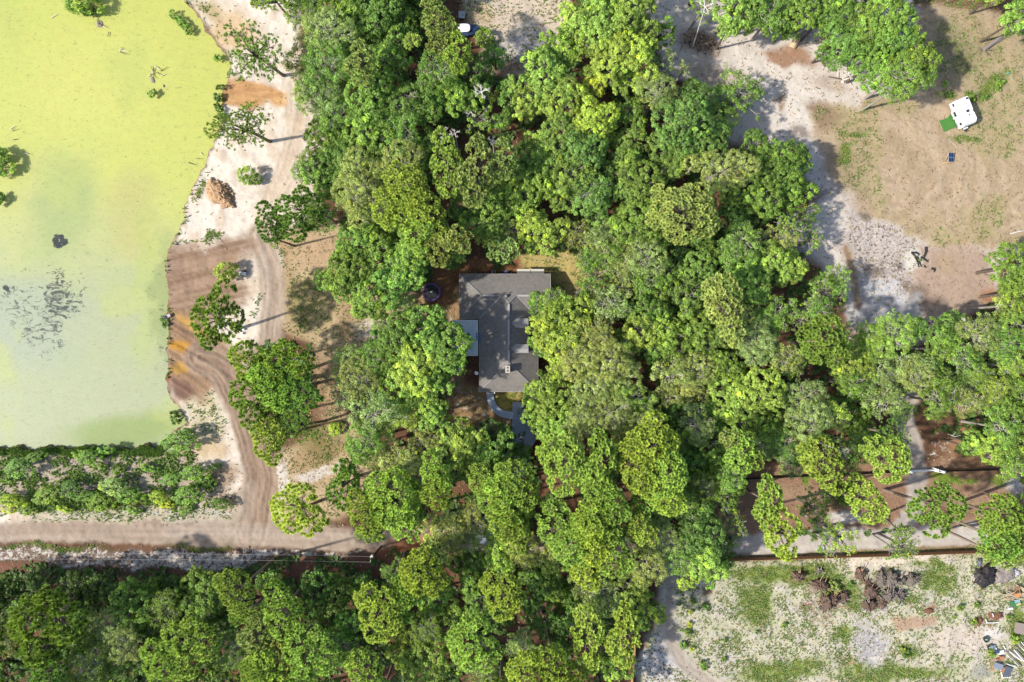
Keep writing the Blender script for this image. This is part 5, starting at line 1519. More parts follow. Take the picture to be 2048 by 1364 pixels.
for e in ent:
    k = e['k']; nm = KNAME[k]
    h = e['h']
    if h is None:
        h = BH[k]
        if k in 'BWS':
            h = h * (0.62 + 0.38 * min(e['r'], 50) / 42) + trs.uniform(-1.2, 1.4)
            if e['c'] in 'kd': h -= 1.8
        elif k in 'PQ':
            h += trs.uniform(-1.5, 1.2)
    if k == 'b':
        h = max(h * .55, .3) if e['h'] is not None else e['r'] * .03 + .2
        if e['y'] > 850 and e['x'] < 470: e['r'] *= .70
    Rw = e['r'] / 10 * (1 - h / H) * (1.02 if k in 'BW' else 1.02)
    cands = sorted(PROTO[k], key=lambda p: abs(p[0] - Rw))[:3 if k == 'B' else 2]
    R, crown, limbs = cands[0] if trs.random() < .5 else trs.choice([c for c in cands if abs(c[0] - Rw) < 0.35 * Rw] or cands[:1])
    s = Rw / R
    cpos = W(e['x'], e['y'], h)
    if e['f']:
        base = W(*e['f'])
    else:
        base = (cpos[0] + trs.uniform(-.3, .3), cpos[1] + trs.uniform(-.3, .3), 0)
    gz = ground_z(base[0] * 10 + 1024, 682 - base[1] * 10)
    inpond = gz < -1.0
    gz = max(gz, -1.6)
    base = (base[0], base[1], gz)
    t = thing(nm[0], e['lab'], nm[2], base, 0, nm[3])
    rel = Vector(cpos) - Vector(base)
    cs_ = (s * trs.uniform(.93, 1.07), s * trs.uniform(.93, 1.07) * e['a'], s * trs.uniform(.85, 1.1))
    rot = (0, 0, trs.uniform(0, 6.283) if e['a'] == 1.0 and k != 'P' else (math.pi if trs.random() < .5 else 0.0) + trs.uniform(-.15, .15))
    if k == 'b' and e['y'] > 850 and e['x'] < 470 and e['c'] != '-' and e['r'] < 36:
        cs_ = (cs_[0] * trs.uniform(1.05, 1.55), cs_[1] * trs.uniform(.6, .95), cs_[2] * trs.uniform(.7, 1.0)); rot = (0, 0, trs.uniform(-.35, .35))
    if crown is not None:
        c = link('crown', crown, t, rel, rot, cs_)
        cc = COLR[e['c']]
        v = trs.uniform(.88, 1.24) * (.84 if e['y'] > 1125 and e['x'] < 540 else 1.0); hsh = trs.uniform(-.10, .12)  # lower-left crowns darkened: cloud shade put into the leaf colour
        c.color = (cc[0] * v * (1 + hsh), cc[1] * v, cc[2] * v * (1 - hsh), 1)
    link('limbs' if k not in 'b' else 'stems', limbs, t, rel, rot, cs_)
    if k == 'b' or k == 'd': continue
    tk_ = link('trunk', {'P': T_PINE, 'Q': T_PINE, 'W': T_PALE, 'S': T_PALE, 'D': T_DEAD}.get(k, T_OAK), t)
    L_ = rel.length * .97
    tr_r = (.16 + .035 * Rw) if k in 'PQ' else (.14 + .04 * Rw)
    if k == 'D': tr_r = .13
    tk_.scale = (tr_r, tr_r, L_ + .4)
    tk_.rotation_mode = 'QUATERNION'
    tk_.rotation_quaternion = rel.to_track_quat('Z', 'Y')
    tk_.location = Vector((0, 0, 0)) - rel.normalized() * .4

# ------------------------------------------------------------------ stumps, piles, logs, clutter
M_CLOD = simple('dark_soil', (0.085, 0.056, 0.042), 0.95, 0.6, 2.0, bump=.6)
M_CLOD2 = simple('grey_soil', (0.105, 0.088, 0.075), 0.95, 0.55, 2.0, bump=.6)
M_CLOD3 = simple('tan_clods', A(216, 176, 134), 0.95, 0.3, 2.5, bump=.6)
M_ROOT = simple('root_wood', (0.30, 0.19, 0.12), 0.9, 0.25, 4)
def lump(name, m, parent, c, rx, ry, rz, seed=0, rough=.28, flat=True, rot=0.0):
    """an uneven clod, rock or heap, its foot in the ground"""
    rs = np.random.default_rng(seed)
    nu, nv = 40, 20
    ph = np.array([0.02] + [math.pi * (i + 1) / (nv + 1) for i in range(nv)] + [math.pi - .02])
    th = np.arange(nu) * 2 * math.pi / nu
    P, T = np.meshgrid(ph, th, indexing='ij')
    d = np.stack([np.sin(P) * np.cos(T), np.sin(P) * np.sin(T), np.cos(P)], -1)
    nz = fbm(d[..., 0] * 3 + seed * 7.1 + d[..., 2] * 2, d[..., 1] * 3 - seed * 3.3 + d[..., 2], 1.6, 3, seed) - .5
    nz2 = fbm(d[..., 0] * 9 + d[..., 2] * 5, d[..., 1] * 9, 1.5, 2, seed + 3) - .5
    nz3 = fbm(d[..., 0] * 22 + d[..., 2] * 9, d[..., 1] * 22 - d[..., 2] * 7, 1.5, 2, seed + 9) - .5
    r = 1 + nz * rough * 3.2 + nz2 * rough * 1.9 + nz3 * rough * 1.5
    v = d * r[..., None] * np.array([rx, ry, rz])
    cr, sr = math.cos(rot), math.sin(rot)
    v = np.stack([v[..., 0] * cr - v[..., 1] * sr, v[..., 0] * sr + v[..., 1] * cr, v[..., 2]], -1).reshape(-1, 3) + np.array(c)
    n = len(ph)
    fs = [(i * nu + j, (i + 1) * nu + j, (i + 1) * nu + (j + 1) % nu, i * nu + (j + 1) % nu) for i in range(n - 1) for j in range(nu)]
    return link(name, mesh_np(name, v, np.array(fs), [m]), parent)
def roots(parent, c, r, n, seed, m=None, name='root'):
    rs = random.Random(seed)
    for i in range(n):
        mb = MB(); t = rs.uniform(0, 6.28); p = Vector(c) + Vector((math.cos(t), math.sin(t), .4)) * r * .5
        d = Vector((math.cos(t + rs.uniform(-.5, .5)), math.sin(t + rs.uniform(-.5, .5)), rs.uniform(-.1, .5))).normalized()
        w = rs.uniform(.05, .1)
        for q in range(3):
            e_ = p + d * r * rs.uniform(.3, .5); mb.tube(p, e_, w, w * .6, 5, q == 2); p = e_; w *= .6
            d = (d + Vector((rs.uniform(-.5, .5), rs.uniform(-.5, .5), rs.uniform(-.3, .2)))).normalized()
        mb.build(name, m or M_ROOT, parent)
PILES = [(1597, 1152, 13, 10, 'brown', 'ragged brown root ball at the west end of the piles'), (1640, 1170, 17, 12, 'brown', 'wide dark root ball with pale sticks below the fence grass'),
         (1659, 1202, 20, 17, 'brown', 'largest reddish root ball with orange dirt at its foot'), (1648, 1216, 8, 8, 'dark', 'small black stump left of the reddish root ball'),
         (1684, 1194, 10, 12, 'dark', 'dark stump right of the reddish root ball'), (1639, 1142, 7, 5, 'grey', 'tiny stump alone in the grass above the dark root ball'),
         (1720, 1148, 10, 12, 'brown', 'brown stump at the top of the middle row'), (1732, 1164, 8, 7, 'brown', 'small brown stump touching the one above it'),
         (1740, 1186, 15, 15, 'brown', 'brown root ball in the middle of the diagonal row'), (1762, 1205, 12, 12, 'dark', 'dark split stump at the lower right of the row'),
         (1738, 1212, 15, 13, 'dark', 'dark root ball at the lower end of the row'), (1761, 1157, 9, 17, 'grey', 'leftmost upright grey root plate of the upper row'),
         (1782, 1160, 13, 18, 'grey', 'second grey root plate of the upper row'), (1801, 1161, 9, 10, 'grey', 'small grey root plate in the middle of the upper row'),
         (1824, 1160, 12, 14, 'grey', 'rightmost grey root plate of the upper row'), (1776, 1190, 13, 15, 'grey', 'left half of the low grey root plate pair'),
         (1796, 1192, 13, 14, 'grey', 'right half of the low grey root plate pair'), (1857, 1222, 9, 6, 'orange', 'small rust-coloured dirt clump right of the grey plates'),
         (1958, 1244, 6, 11, 'orange', 'upright rust-brown slab near the sandy yard'), (1990, 1232, 14, 8, 'orange', 'rust-brown heap with white sticks above the sand')]
M_GROOT = simple('grey_root', (0.24, 0.205, 0.175), .9, .2, 4)
M_RUST = simple('rust_soil', A(146, 104, 82), .95, .3, 2.5, bump=.5)
for i, (x, y, rx, ry, c, lb) in enumerate(PILES):
    m = {'brown': M_CLOD, 'dark': simple('black_soil', (0.06, 0.045, 0.04), .95, .3, 2) if i == 3 else M_CLOD, 'grey': M_CLOD2, 'orange': M_RUST}[c]
    hgt = (rx + ry) / 20 * (.75 if c != 'orange' else .3)
    p = W(x, y, hgt * .4)
    t = thing('root_ball' if c != 'orange' else 'dirt_clump', lb, 'stump' if c != 'orange' else 'dirt', (p[0], p[1], 0), 0, 'root balls piled in the open lot')
    lump('soil_mass', m, t, (0, 0, hgt * .2), rx / 11.5, ry / 11.5, hgt, 40 + i, .34)
    lump('soil_lump', m, t, (rx * .04, ry * .03, hgt * .5), rx / 18, ry / 18, hgt * .75, 80 + i, .4)
    if c != 'orange':
        roots(t, (0, 0, hgt * .6), rx / 10 * 1.25, 9, i, M_ROOT if c == 'brown' else M_GROOT)
# dirt mound beside the pond
t = thing('dirt_mound', 'long mound of crumbly tan dirt on the white sand bank', 'dirt mound', W(438, 386, .5)[:2] + (0,))
for i, (dx, dy, a, b, hh) in enumerate(((0, 0, 2.5, 1.5, 1.15), (-1.1, 1.1, 1.7, 1.3, .9), (1.3, -1.0, 1.6, 1.2, .95), (-1.0, -.4, 1.4, 1.2, .6), (2.3, -2.2, .8, .5, .4))):
    lump('heap', M_CLOD3, t, (dx, dy, .05), a, b, hh, 140 + i, .3, rot=-.75)
rs = np.random.default_rng(5)
mbc = MB()
for i in range(260):
    t_ = rs.uniform(0, 6.28); q = rs.uniform(0, 1) ** .5
    ax_ = q * math.cos(t_) * 3.1; bx_ = q * math.sin(t_) * 2.1
    x_ = ax_ * math.cos(-.75) - bx_ * math.sin(-.75); y_ = ax_ * math.sin(-.75) + bx_ * math.cos(-.75)
    z_ = 1.2 * max(0, 1 - q ** 1.6); s_ = rs.uniform(.08, .26)
    vs = [(x_ + s_ * rs.uniform(.6, 1.2) * sx1, y_ + s_ * rs.uniform(.6, 1.2) * sy1, z_ + s_ * rs.uniform(.5, 1) * sz1) for sz1 in (-1, 1) for sx1, sy1 in ((-1, -1), (1, -1), (1, 1), (-1, 1))]
    mbc.add(vs, [(3, 2, 1, 0), (4, 5, 6, 7), (0, 1, 5, 4), (1, 2, 6, 5), (2, 3, 7, 6), (3, 0, 4, 7)])
o = mbc.build('clods', M_CLOD3, t); o['kind'] = 'stuff'
# charred logs
M_CHAR = simple('charred_wood', (0.022, 0.02, 0.02), 0.9, 0.4, 4)
for i, (a, b, r, lb) in enumerate((((1851, 494), (1847, 515), .24, 'thick charred log pointing up from the ash patch'), ((1841, 514), (1855, 524), .2, 'short charred log with stubs crossing the foot of the upright one'),
                                   ((1822, 505), (1838, 509), .22, 'charred log along the upper edge of the ash patch'), ((1823, 507), (1833, 516), .14, 'thin charred branch slanting into the ash'),
                                   ((1829, 514), (1837, 535), .13, 'left of the two long thin charred poles'), ((1833, 513), (1842, 534), .16, 'right of the two long thin charred poles'),
                                   ((1862, 537), (1869, 542), .25, 'charred stub lying apart at the lower right'), ((1847, 531), (1851, 536), .12, 'smallest charred stick below the crossing logs'))):
    t = thing('charred_log', lb, 'log', W(*a), 0, 'charred logs of the burn pile')
    b_ = Vector(W(*b)) - Vector(W(*a)); mb = MB()
    m_ = b_ * .5 + Vector((r * .6 * (-1) ** i, r * .5, .12))
    mb.tube((0, 0, .12), m_ + Vector((0, 0, .1)), r, r * .8, 8); mb.tube(m_ + Vector((0, 0, .1)), b_ + Vector((0, 0, .15)), r * .8, r * .5, 8)
    mb.build('stem', M_CHAR, t)
    for q in range(2):
        mb = MB(); s0 = b_ * (.45 + .4 * q) + Vector((0, 0, .2)); mb.tube(s0, s0 + Vector((-b_.y, b_.x, 0)).normalized() * .45 * (-1) ** (q + i) + Vector((0, 0, .15)), r * .4, r * .15, 5); mb.build('branch_stub', M_CHAR, t)
# fallen grey trunk, split stump, log with limbs
t = thing('fallen_log', 'long grey fallen trunk with torn roots at the top right', 'log', W(1964, 101))
e_ = Vector(W(2024, 58)) - Vector(W(1964, 101)); mb = MB()
M_GWOOD = simple('grey_wood', A(176, 160, 150), .9, .25, 3)
mb.tube((0, 0, .5), e_ * .5 + Vector((0, 0, .45)), .42, .34, 10); mb.tube(e_ * .5 + Vector((0, 0, .45)), e_ + Vector((0, 0, .4)), .34, .14, 10); mb.build('stem', M_GWOOD, t)
mb = MB(); mb.tube(e_ * .3 + Vector((0, -.3, .4)), e_ * .8 + Vector((.5, -.5, .35)), .16, .08, 7); mb.build('side_limb', M_GWOOD, t)
roots(t, (0, 0, .5), 1.2, 9, 4, simple('torn_root', (0.13, 0.10, 0.085), .9, .3, 4))
t = thing('split_stump', 'pale split stump with bark stripped on brown litter at the top', 'stump', W(1586, 90))
mb = MB(); mb.tube((-.2, -.5, -.1), (.75, 1.2, .9), .75, .55, 10); mb.build('stem', simple('stripped_wood', A(232, 206, 168), .85, .2, 2), t)
for i, (a, b, r) in enumerate((((.7, 1.1, .9), (2.2, 2.6, 1.5), .32), ((.6, 1.2, .9), (.0, 1.7, 1.6), .2), ((2.2, 2.6, 1.5), (2.7, 4.2, 1.7), .26), ((1.7, 2.1, 1.2), (4.6, 2.2, .6), .13), ((2.6, 2.2, 1.0), (2.7, .6, .3), .1))):
    mb = MB(); mb.tube(a, b, r, r * .6, 7); mb.build('limb', M_GWOOD, t)
t = thing('fallen_limb', 'bleached forked limb on the ground below the big green crown', 'log', W(1684, 161))
for i, (a, b, r) in enumerate((((0, 0, .2), (1.3, .3, .4), .3), ((1.3, .3, .4), (4.2, 1.4, .9), .2), ((3.0, .9, .7), (4.6, .8, .5), .12), ((.7, .2, .4), (1.1, 1.7, .9), .14), ((-.1, .2, .2), (-2.8, .7, .2), .16), ((-.2, -.1, .2), (.3, -.5, .1), .3), ((-.9, .5, .2), (-.9, 1.7, .3), .08))):
    mb = MB(); mb.tube(a, b, r, r * .55, 7); mb.build('limb', M_DEADWOOD if i != 4 else M_BARK, t)
t = thing('fallen_branch', 'thin bleached branch lying at the right edge of the clearing', 'branch', W(2020, 468)); mb = MB()
mb.tube((0, 0, .1), (1.6, .5, .2), .12, .1, 6); mb.tube((1.6, .5, .2), (3.4, .7, .2), .1, .05, 6); mb.build('stem', M_DEADWOOD, t)
for x, y, a, lb in ((1800, 723, .9, 'white forked branch poking out right of the pale trees'), (1668, 902, 2.6, 'small white branch beside the pine above the dark fence'), (1897, 868, -.4, 'thin white stick on the orange litter beside the gate track')):
    t = thing('bare_branch', lb, 'branch', W(x, y, 1.0)[:2] + (.8,))
    for (p, q, r) in (((0, 0, 0), (1.4 * math.cos(a), 1.4 * math.sin(a), .2), .09), ((1.4 * math.cos(a), 1.4 * math.sin(a), .2), (2.4 * math.cos(a + .3), 2.4 * math.sin(a + .3), .3), .06), ((.9 * math.cos(a), .9 * math.sin(a), .1), (1.5 * math.cos(a + .7), 1.5 * math.sin(a + .7), .3), .05)):
        mb = MB(); mb.tube(p, q, r, r * .6, 5); mb.build('stem', M_DEADWOOD, t)
# drowned branches in the pond
M_WET = simple('wet_wood', (0.10, 0.09, 0.05), .8, .3, 4)
for x, y, segs, lb in ((305, 147, ((-9, 6, -4, 3), (-4, 3, -2, 2), (-4, 3, 1, 1), (1, 1, 1, -7), (1, -4, -3, -14), (1, -5, 3, -14), (3, -14, 9, -13), (1, 1, 5, -3), (1, 1, 4, 9), (9, -13, 16, -5), (16, -5, 31, -13), (9, -2, 18, 5), (18, 5, 26, 1)), 'largest cluster of drowned branches in the yellow duckweed'),
                       (240, 100, ((0, 0, 18, 3), (0, 4, 14, 10), (0, 0, 4, -6), (-2, 3, 4, -2)), 'thin pair of drowned twigs left of the largest cluster'),
                       (196, 46, ((-8, -16, -2, -8), (-2, -8, 4, 8), (0, 0, 10, 6), (10, 6, 16, 10), (22, 18, 20, 28)), 'drowned limb under the shrub at the upper pond edge'),
                       (110, 30, ((-8, 6, 4, -2),), 'single dark stick at the upper left of the pond'), (20, 258, ((0, 0, 10, -6), (4, 4, 14, 0), (6, 22, 16, 20), (30, 48, 40, 52)), 'faint drowned twigs at the left edge of the pond'),
                       (400, 305, ((0, 0, 5, 6), (-8, 12, 2, 14), (-24, 20, -8, 26)), 'thin drowned twigs close to the sandy bank')):
    p = W(x, y, -.4); t = thing('drowned_branch', lb, 'dead branch', (p[0], p[1], -.5), 0, 'drowned branches in the pond')
    for q, (x0, y0, x1, y1) in enumerate(segs):
        mb = MB(); mb.tube((x0 / 10, -y0 / 10, .1), (x1 / 10, -y1 / 10, .45 if q % 2 else .25), .07, .04, 5); mb.build('limb', M_WET if q % 3 else M_DEADWOOD, t)
for x, y, c, lb in ((303, 158, (4, 7), 'half-sunken grey log under the drowned branches'), (197, 46, (7, 7), 'half-sunken grey log under the upper drowned limb'), (325, 170, (2, 3), 'small dark snag right of the drowned branches')):
    t = thing('sunken_log', lb, 'log', W(x, y)[:2] + (-.6,)); lump('log_body', M_GWOOD, t, (0, 0, .05), c[0] / 10, c[1] / 10, .16, 7, .2, rot=.4)
# tarps
M_TARP = simple('black_tarp', (0.022, 0.018, 0.018), .55, .5, 1.6, bump=.9); M_TARPG = simple('grey_tarp', (0.18, 0.15, 0.135), .7, .25, 1.0, bump=.5)
t = thing('black_tarp_heap', 'heap under a crumpled black tarp beside the right pine', 'tarp', W(1968, 1150)[:2] + (0,))
lump('tarp', M_TARP, t, (0, 0, .1), 2.3, 2.0, .75, 301, .3, rot=.7); lump('tarp_fold', M_TARP, t, (1.8, .3, .05), 1.7, .5, .35, 302, .35, rot=-.3); lump('tarp_corner', simple('slate_tarp', (0.08, 0.09, 0.12), .5, .3, 2), t, (-1.0, 2.6, .05), .45, .9, .4, 303, .3); lump('tarp_top', M_TARP, t, (-.4, -.6, .5), 1.2, .9, .5, 304, .4)
t = thing('grey_tarp_heap', 'heap under a faded grey-brown tarp right of the black one', 'tarp', W(2008, 1148)[:2] + (0,))
lump('tarp', M_TARPG, t, (0, 0, .1), 2.2, 1.5, .7, 311, .25, rot=.5); lump('tarp_flap', M_TARPG, t, (-1.4, -.9, .05), .9, .6, .4, 312, .3, rot=-.6); lump('tarp_tail', simple('pale_tarp', (0.38, 0.36, 0.37), .7, .2, 1), t, (2.0, .4, .05), 1.1, .7, .35, 313, .3)
# lumber heap: every board is a thing of its own pile
t = thing('lumber_pile', 'loose pile of pale boards and an orange panel below the tarps', 'lumber', W(2026, 1183)[:2] + (0,))
rs = random.Random(9)
for i in range(30):
    if i < 9: a0 = .62; cx, cy = -1.6 + .24 * i, .9 - .05 * i; L = 1.5; w = .07
    elif i < 16: a0 = -.75; cx, cy = .9 + .22 * (i - 9), .9 - .1 * (i - 9); L = 2.4; w = .08
    else: a0 = rs.uniform(-.5, .4); cx, cy = rs.uniform(-2.4, 1.5), rs.uniform(-1.4, .1); L = rs.uniform(1.5, 3.4); w = rs.uniform(.08, .2)
    if i < 9: a0 += .9
    z_ = .12 + .035 * i
    mb = MB(); d = Vector((math.cos(a0), math.sin(a0), rs.uniform(-.05, .05))) * L / 2; mb.bar(Vector((cx, cy, z_)) - d, Vector((cx, cy, z_)) + d, w, .05)
    mb.build('board', simple('pale_board', A(226, 206, 172), .85, .15, 3) if i == 0 else bpy.data.materials['pale_board'], t)
for a, b, w, c in (((-1.0, -.6, .95), (.4, 1.4, 1.1), .22, (190, 128, 84)), ((.3, 1.2, 1.1), (.9, -.6, 1.0), .2, (190, 128, 84)), ((-.5, -.5, 1.18), (.7, -.1, 1.2), .75, (232, 164, 110)), ((-2.2, -1.4, .5), (-.2, -.9, .6), .45, (214, 184, 150))):
    mb = MB(); mb.bar(a, b, w, .05); mb.build('panel', simple('panel_' + 'abc'[int(w * 3) % 3], A(*c), .85, .15, 2), t)
# drums, buckets and bits in the corner yard
M_DGREEN = simple('dark_green_plastic', (0.03, 0.05, 0.04), .5, .2, 2)
for x, y, lb in ((1970, 1277, 'upper of two dark green round tubs on the sand'), (1978, 1293, 'lower of two dark green round tubs on the sand')):
    t = thing('round_tub', lb, 'tub', W(x, y)[:2] + (0,), 0, 'dark green tubs'); n = 18; mb = MB(); vs = []
    for r, z in ((.45, -.05), (.58, .5), (.62, .52), (.5, .5), (.42, .15), (.02, .12)):
        vs += [(r * math.cos(2 * math.pi * i / n), r * math.sin(2 * math.pi * i / n), z) for i in range(n)]
    mb.add(vs, [(k * n + i, k * n + (i + 1) % n, (k + 1) * n + (i + 1) % n, (k + 1) * n + i) for k in range(5) for i in range(n)]); mb.build('shell', M_DGREEN, t)
    mb = MB(); mb.box(-.15, .3, -.25, 0, .12, .3); mb.build('content', M_GREY, t)
def boxthing(name, label, cat, x, y, sx, sy, h, m, rot=0, group=None, lid=None):
    t = thing(name, label, cat, W(x, y, h)[:2] + (ground_z(x, y),), rot, group)
    mb = MB(); mb.box(-sx, sx, -sy, sy, -.1, h); mb.build('body', m, t)
    mb = MB(); mb.box(-sx * 1.08, sx * 1.08, -sy * 1.08, sy * 1.08, h, h + .05); mb.build('lid', lid or m, t)
    return t
M_WP = simple('white_plastic', (0.5, 0.5, 0.49), .5, .05, 2); M_OR = simple('orange_plastic', A(206, 150, 104), .6, .15, 2); M_GP = simple('green_plastic', (0.04, 0.13, 0.05), .5, .2, 2); M_NV = simple('navy_plastic', (0.03, 0.045, 0.1), .5, .2, 2); M_YL = simple('yellow_plastic', A(222, 218, 150), .6, .1, 2)
M_WH2 = simple('slate_plastic', (0.16, 0.18, 0.22), .5, .2, 2)
for a in (('crate', 'white crate at the left of the jumble below the tubs', 'crate', 1989, 1300, .45, .35, .4, M_WP, .4), ('crate', 'navy blue crate in the middle of the jumble below the tubs', 'crate', 1994, 1303, .5, .2, .5, M_NV, -.5),
          ('crate', 'pale crate at the right of the jumble below the tubs', 'crate', 2003, 1305, .5, .35, .4, M_WP, .2), ('crate', 'slate crate nearest the dark tub', 'crate', 1987, 1294, .35, .3, .45, M_WH2, .1),
          ('crate', 'bright orange crate below the jumble', 'crate', 2004, 1316, .42, .32, .4, M_OR, 0), ('crate', 'dull orange crate left of the bright one', 'crate', 1997, 1318, .35, .2, .3, simple('dull_orange', A(190, 120, 70), .7, .2, 2), .3),
          ('bin', 'large slate bin with a white rim below the orange crates', 'bin', 1998, 1333, .65, .55, .7, M_WH2, -.3), ('bin', 'dark slate bin right of the white-rimmed one', 'bin', 2015, 1343, .6, .9, .6, simple('charcoal_plastic', (0.07, 0.08, 0.1), .5, .2, 2), -.4),
          ('crate', 'orange striped crate between the slate bins', 'crate', 2008, 1341, .4, .55, .5, M_OR, -.5), ('crate', 'bright green crate below the lumber', 'crate', 2027, 1208, .7, .45, .3, M_GP, -.3),
          ('crate', 'pale yellow crate right of the green one', 'crate', 2036, 1208, .42, .2, .35, M_YL, .4), ('crate', 'white crate below the green one', 'crate', 2021, 1217, .4, .2, .25, M_WP, .1), ('crate', 'pale blue crate between lumber and green crate', 'crate', 2034, 1202, .5, .3, .3, simple('teal_plastic', (0.15, 0.28, 0.32), .5, .2, 2), .2)):
    boxthing(*a[:10], group='crates and bins in the corner yard')
t = thing('pipe_frame', 'white triangular pipe frame lying in the corner yard', 'frame', W(2000, 1342)[:2] + (.1,))
for a, b in (((-.2, .6, .2), (1.7, -1.0, .3)), ((-.1, .5, .2), (.3, -1.2, .2)), ((.3, -1.2, .2), (1.7, -1.0, .3)), ((1.1, 1.6, .3), (2.9, 1.0, .4))):
    mb = MB(); mb.tube(a, b, .11, .11, 7); mb.build('pipe', M_WP, t)
t = thing('board_stack', 'spread stack of long grey boards at the right frame edge', 'lumber', W(2046, 1312)[:2] + (0,))
rs = random.Random(12)
for i in range(20):
    a0 = -.75 + rs.uniform(-.12, .12); c = Vector((-2.2 + .23 * i + rs.uniform(-.1, .1), -.9 + .2 * i + rs.uniform(-.4, .4), .15 + .02 * i)); d = Vector((math.cos(a0), math.sin(a0), 0)) * rs.uniform(1.4, 2.6)
    mb = MB(); mb.bar(c - d, c + d, rs.uniform(.1, .22), .05); mb.build('board', M_GWOOD if i % 3 else M_TRIM, t)
boxthing('shed_corner', 'grey board platform at the right frame edge above the board stack', 'platform', 2046, 1258, 1.3, 1.0, .5, M_GWOOD, -.2)
t = thing('stick_bundle', 'bundle of tan sticks below the dark tubs', 'sticks', W(1984, 1326)[:2] + (0,))
for i in range(6):
    mb = MB(); mb.bar((-.5 + .17 * i, -1.5 + rs.uniform(-.3, .3), .1), (-.5 + .22 * i, 1.0 + rs.uniform(-.3, .3), .14), .09, .06); mb.build('stick', M_LUMBER if i % 2 else M_GWOOD, t)
for x0, y0, x1, y1, lb in ((1971, 1238, 1974, 1247, 'short white stick beside the rust slab'), (1974, 1246, 1997, 1245, 'long white plank under the rust heap'), (1985, 1227, 1987, 1234, 'small white stick on the rust heap'), (2007, 1291, 2011, 1299, 'thin white stick right of the tubs')):
    mb = MB(); mb.bar(W(x0, y0, .35), W(x1, y1, .4), .16, .08); o = mb.build('white_plank', M_WP); tag(o, lb, 'plank', 'white planks in the corner yard')
# broken pallet in the bushy belt
t = thing('broken_pallet', 'grey broken boards half hidden in the bushes of the belt', 'boards', W(180, 977)[:2] + (.2,))
for i, (a, b, w) in enumerate((((-1.6, .4, .5), (1.6, .7, .5), .12), ((-1.1, 0, .6), (1.4, .05, .6), .14), ((-2.2, -.35, .5), (1.0, -.5, .5), .16), ((-2.2, -.5, .4), (-1.8, -1.5, .4), .1), ((-.9, .3, .55), (1.2, .9, .55), .08))):
    mb = MB(); mb.bar(a, b, w, .08); mb.build('board', M_GWOOD, t)
# small things on the bank
boxthing('white_table', 'small white table by the yellow sapling on the sand', 'table', 487, 547, .42, .3, .7, M_WP, -.2)
boxthing('yellow_box', 'narrow yellow box at the left of the white table', 'box', 481.5, 549, .12, .3, .5, M_YL, 0)
def bucket(x, y, m, lb, grp):
    t = thing('bucket', lb, 'bucket', W(x, y)[:2] + (ground_z(x, y),), 0, grp); mb = MB(); mb.tube((0, 0, -.05), (0, 0, .42), .17, .22, 12); mb.build('body', m, t); mb = MB(); mb.tube((0, 0, .42), (0, 0, .45), .24, .24, 12); mb.build('rim', m, t)
bucket(485.6, 542.8, M_DARK, 'left of two black buckets above the white table', 'buckets on the bank'); bucket(491.5, 543, M_DARK, 'right of two black buckets above the white table', 'buckets on the bank')
for x, y, lb in ((483.6, 656.5, 'uppermost white bucket at the foot of the bank pine'), (488, 659, 'rightmost white bucket at the foot of the bank pine'), (479.4, 662.6, 'leftmost white bucket at the foot of the bank pine'), (484.8, 667, 'lowest white bucket at the foot of the bank pine')):
    bucket(x, y, M_WP, lb, 'white buckets by the bank pine')
t = thing('chair', 'pale pink folding chair at the edge of the pond', 'chair', W(339, 632)[:2] + (ground_z(344, 632) + .1,), .5)
mb = MB(); mb.box(-.45, .45, -.3, .3, .42, .48); mb.build('seat', simple('pink_plastic', A(226, 200, 208), .6, .1, 2), t)
mb = MB(); mb.bar((-.45, 0, .5), (-.75, 0, 1.0), .56, .05); mb.build('backrest', bpy.data.materials['pink_plastic'], t)
for x, y in ((-.4, -.26), (.4, -.26), (.4, .26), (-.4, .26)):
    mb = MB(); mb.tube((x, y, -.3), (x, y, .45), .025, .025, 5); mb.build('leg', M_GREY, t)
for x, y, lb in ((427, 403, 'flat tan slab at the foot of the dirt mound'),):
    mb = MB(); p = W(x + 20, y + 12); mb.prism([(p[0] - .5, p[1] + .2), (p[0] - .2, p[1] - .3), (p[0] + .5, p[1] - .1), (p[0] + .2, p[1] + .4)][::-1][::-1], 0, .25); o = mb.build('stone_slab', M_CLOD3); tag(o, lb, 'slab')
mb = MB(); p = W(2036, 147); mb.tube((p[0] - 2.1, p[1], .0), (p[0] - 2.1, p[1], .35), .28, .2, 14); o = mb.build('well_cap', simple('teal_cap', A(120, 190, 160), .5, .1, 2)); tag(o, 'small teal well cap by the grass strip near the trailer', 'cap')

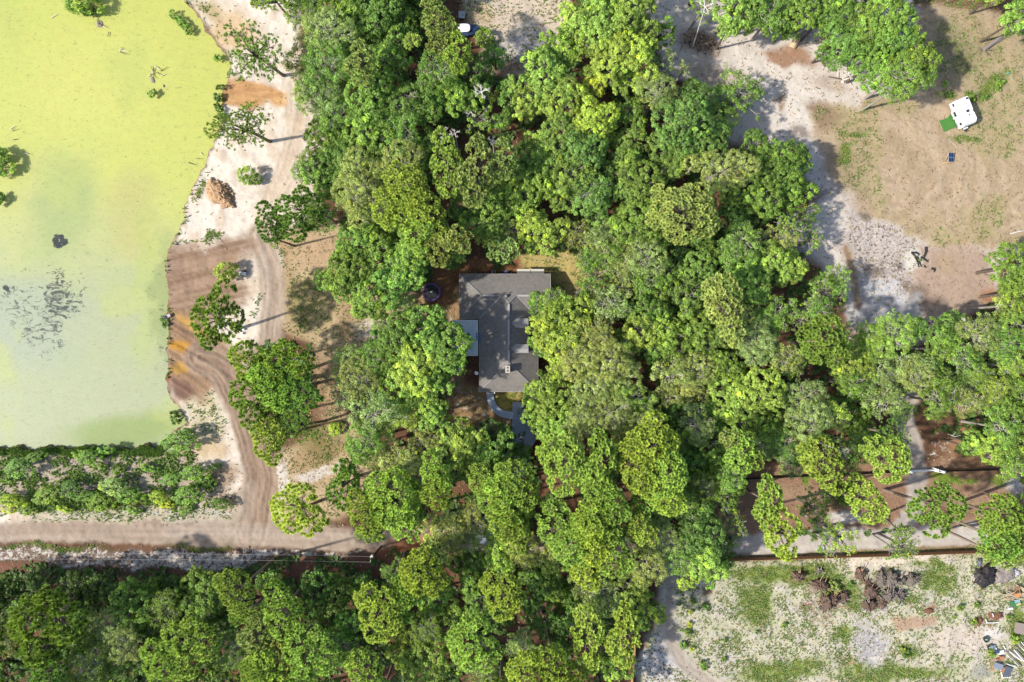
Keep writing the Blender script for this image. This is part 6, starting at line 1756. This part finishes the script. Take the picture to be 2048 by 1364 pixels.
# ------------------------------------------------------------------ weeds, litter sticks and stones that nobody could count
rs = np.random.default_rng(3)
def scatter(name, n, weight, size, mat, tilt, kind='stuff', seed=0, blades=4, up=True):
    """small tufts of leaves where the weight map is high"""
    rs = np.random.default_rng(seed)
    ix = np.where((xs > -60) & (xs < 2110))[0]; iy = np.where((ys > -60) & (ys < 1425))[0]
    w = weight[np.ix_(iy, ix)].astype(float).ravel(); w = w / w.sum()
    pick = rs.choice(len(w), n, p=w)
    jy, jx = np.divmod(pick, len(ix))
    px = xs[ix][jx] + rs.uniform(-1.6, 1.6, n); py = ys[iy][jy] + rs.uniform(-1.6, 1.6, n)
    pz = Z[np.ix_(iy, ix)].ravel()[pick]
    c = np.stack([(px - 1024) / 10, (682 - py) / 10, pz + .02], -1)
    c = np.repeat(c, blades, 0); m = len(c)
    t = rs.uniform(0, 2 * math.pi, m); s = size * rs.uniform(.5, 1.4, m)
    d = np.stack([np.cos(t), np.sin(t), np.full(m, tilt)], -1) * s[:, None]
    q = np.stack([-np.sin(t), np.cos(t), np.zeros(m)], -1) * (s * (.35 if up else .12))[:, None]
    v = np.stack([c - q * .4, c + q * .4, c + d * .6 + q, c + d + np.array([0, 0, .02]), c + d * .6 - q], 1).reshape(-1, 3)
    f = np.arange(len(v)).reshape(-1, 5)
    me = mesh_np(name, v, f, [mat])
    col = np.zeros((m, 5, 4), np.float32); col[..., 0] = rs.uniform(.6, 1.35, m)[:, None]; col[..., 1] = (rs.uniform(0, 1, m) < .2)[:, None] * .5; col[..., 3] = 1
    at = me.attributes.new('tint', 'FLOAT_COLOR', 'POINT'); at.data.foreach_set('color', col.ravel())
    o = link(name, me); o['kind'] = kind
    return o
patch = sstep(.42, .62, fbm(X, Y, 14, 3, 201))
land = (pond_sd > 3)
wmap = (np.clip(Gm - .12, 0, 1) ** 1.3) * (0.15 + patch) * land * (1 - .97 * road)
o = scatter('weeds', 22000, wmap, .22, M_LEAF, .7, seed=1, blades=3); o.color = (0.12, 0.185, 0.04, 1)
o = scatter('dry_grass', 20000, (np.clip(Bm + .5 * Gm, 0, 1) * (.2 + patch) * land + 1e-4) * (1 - .97 * road), .26, M_LEAF, .5, seed=2, blades=2); o.color = (0.26, 0.21, 0.12, 1)
o = scatter('litter_sticks', 9000, (np.clip(Bm, 0, 1) * land + 1e-4) * (1 - road), .5, M_LEAF, .06, seed=3, blades=1, up=False); o.color = (0.13, 0.095, 0.07, 1)
shore_w = sstep(9, 2, np.abs(pond_sd - 5)) * (.15 + (mid > .48)) * (Y > 880) * (X < 350) * land + .008 * sstep(9, 2, np.abs(pond_sd - 4)) * (mid > .5) * (X < 480) * (Y < 880) * (Y > -60) * land + 1e-6
o = scatter('belt_scrub', 1500, belt * (patch * .8 + .05) * land * (1 - road) + 1e-7, .42, M_LEAF, .9, seed=8, blades=5); o.color = (0.14, 0.21, 0.05, 1)
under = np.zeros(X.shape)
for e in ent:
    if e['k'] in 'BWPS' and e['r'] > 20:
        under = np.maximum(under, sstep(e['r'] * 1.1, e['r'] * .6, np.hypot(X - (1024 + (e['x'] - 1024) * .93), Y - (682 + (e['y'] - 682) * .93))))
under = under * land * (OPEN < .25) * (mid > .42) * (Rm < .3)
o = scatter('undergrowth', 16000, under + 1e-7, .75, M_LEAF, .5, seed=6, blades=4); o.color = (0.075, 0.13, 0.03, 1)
o = scatter('pond_edge_sedge', 2600, shore_w, .36, M_LEAF, 1.2, seed=4, blades=4); o.color = (0.10, 0.17, 0.03, 1)
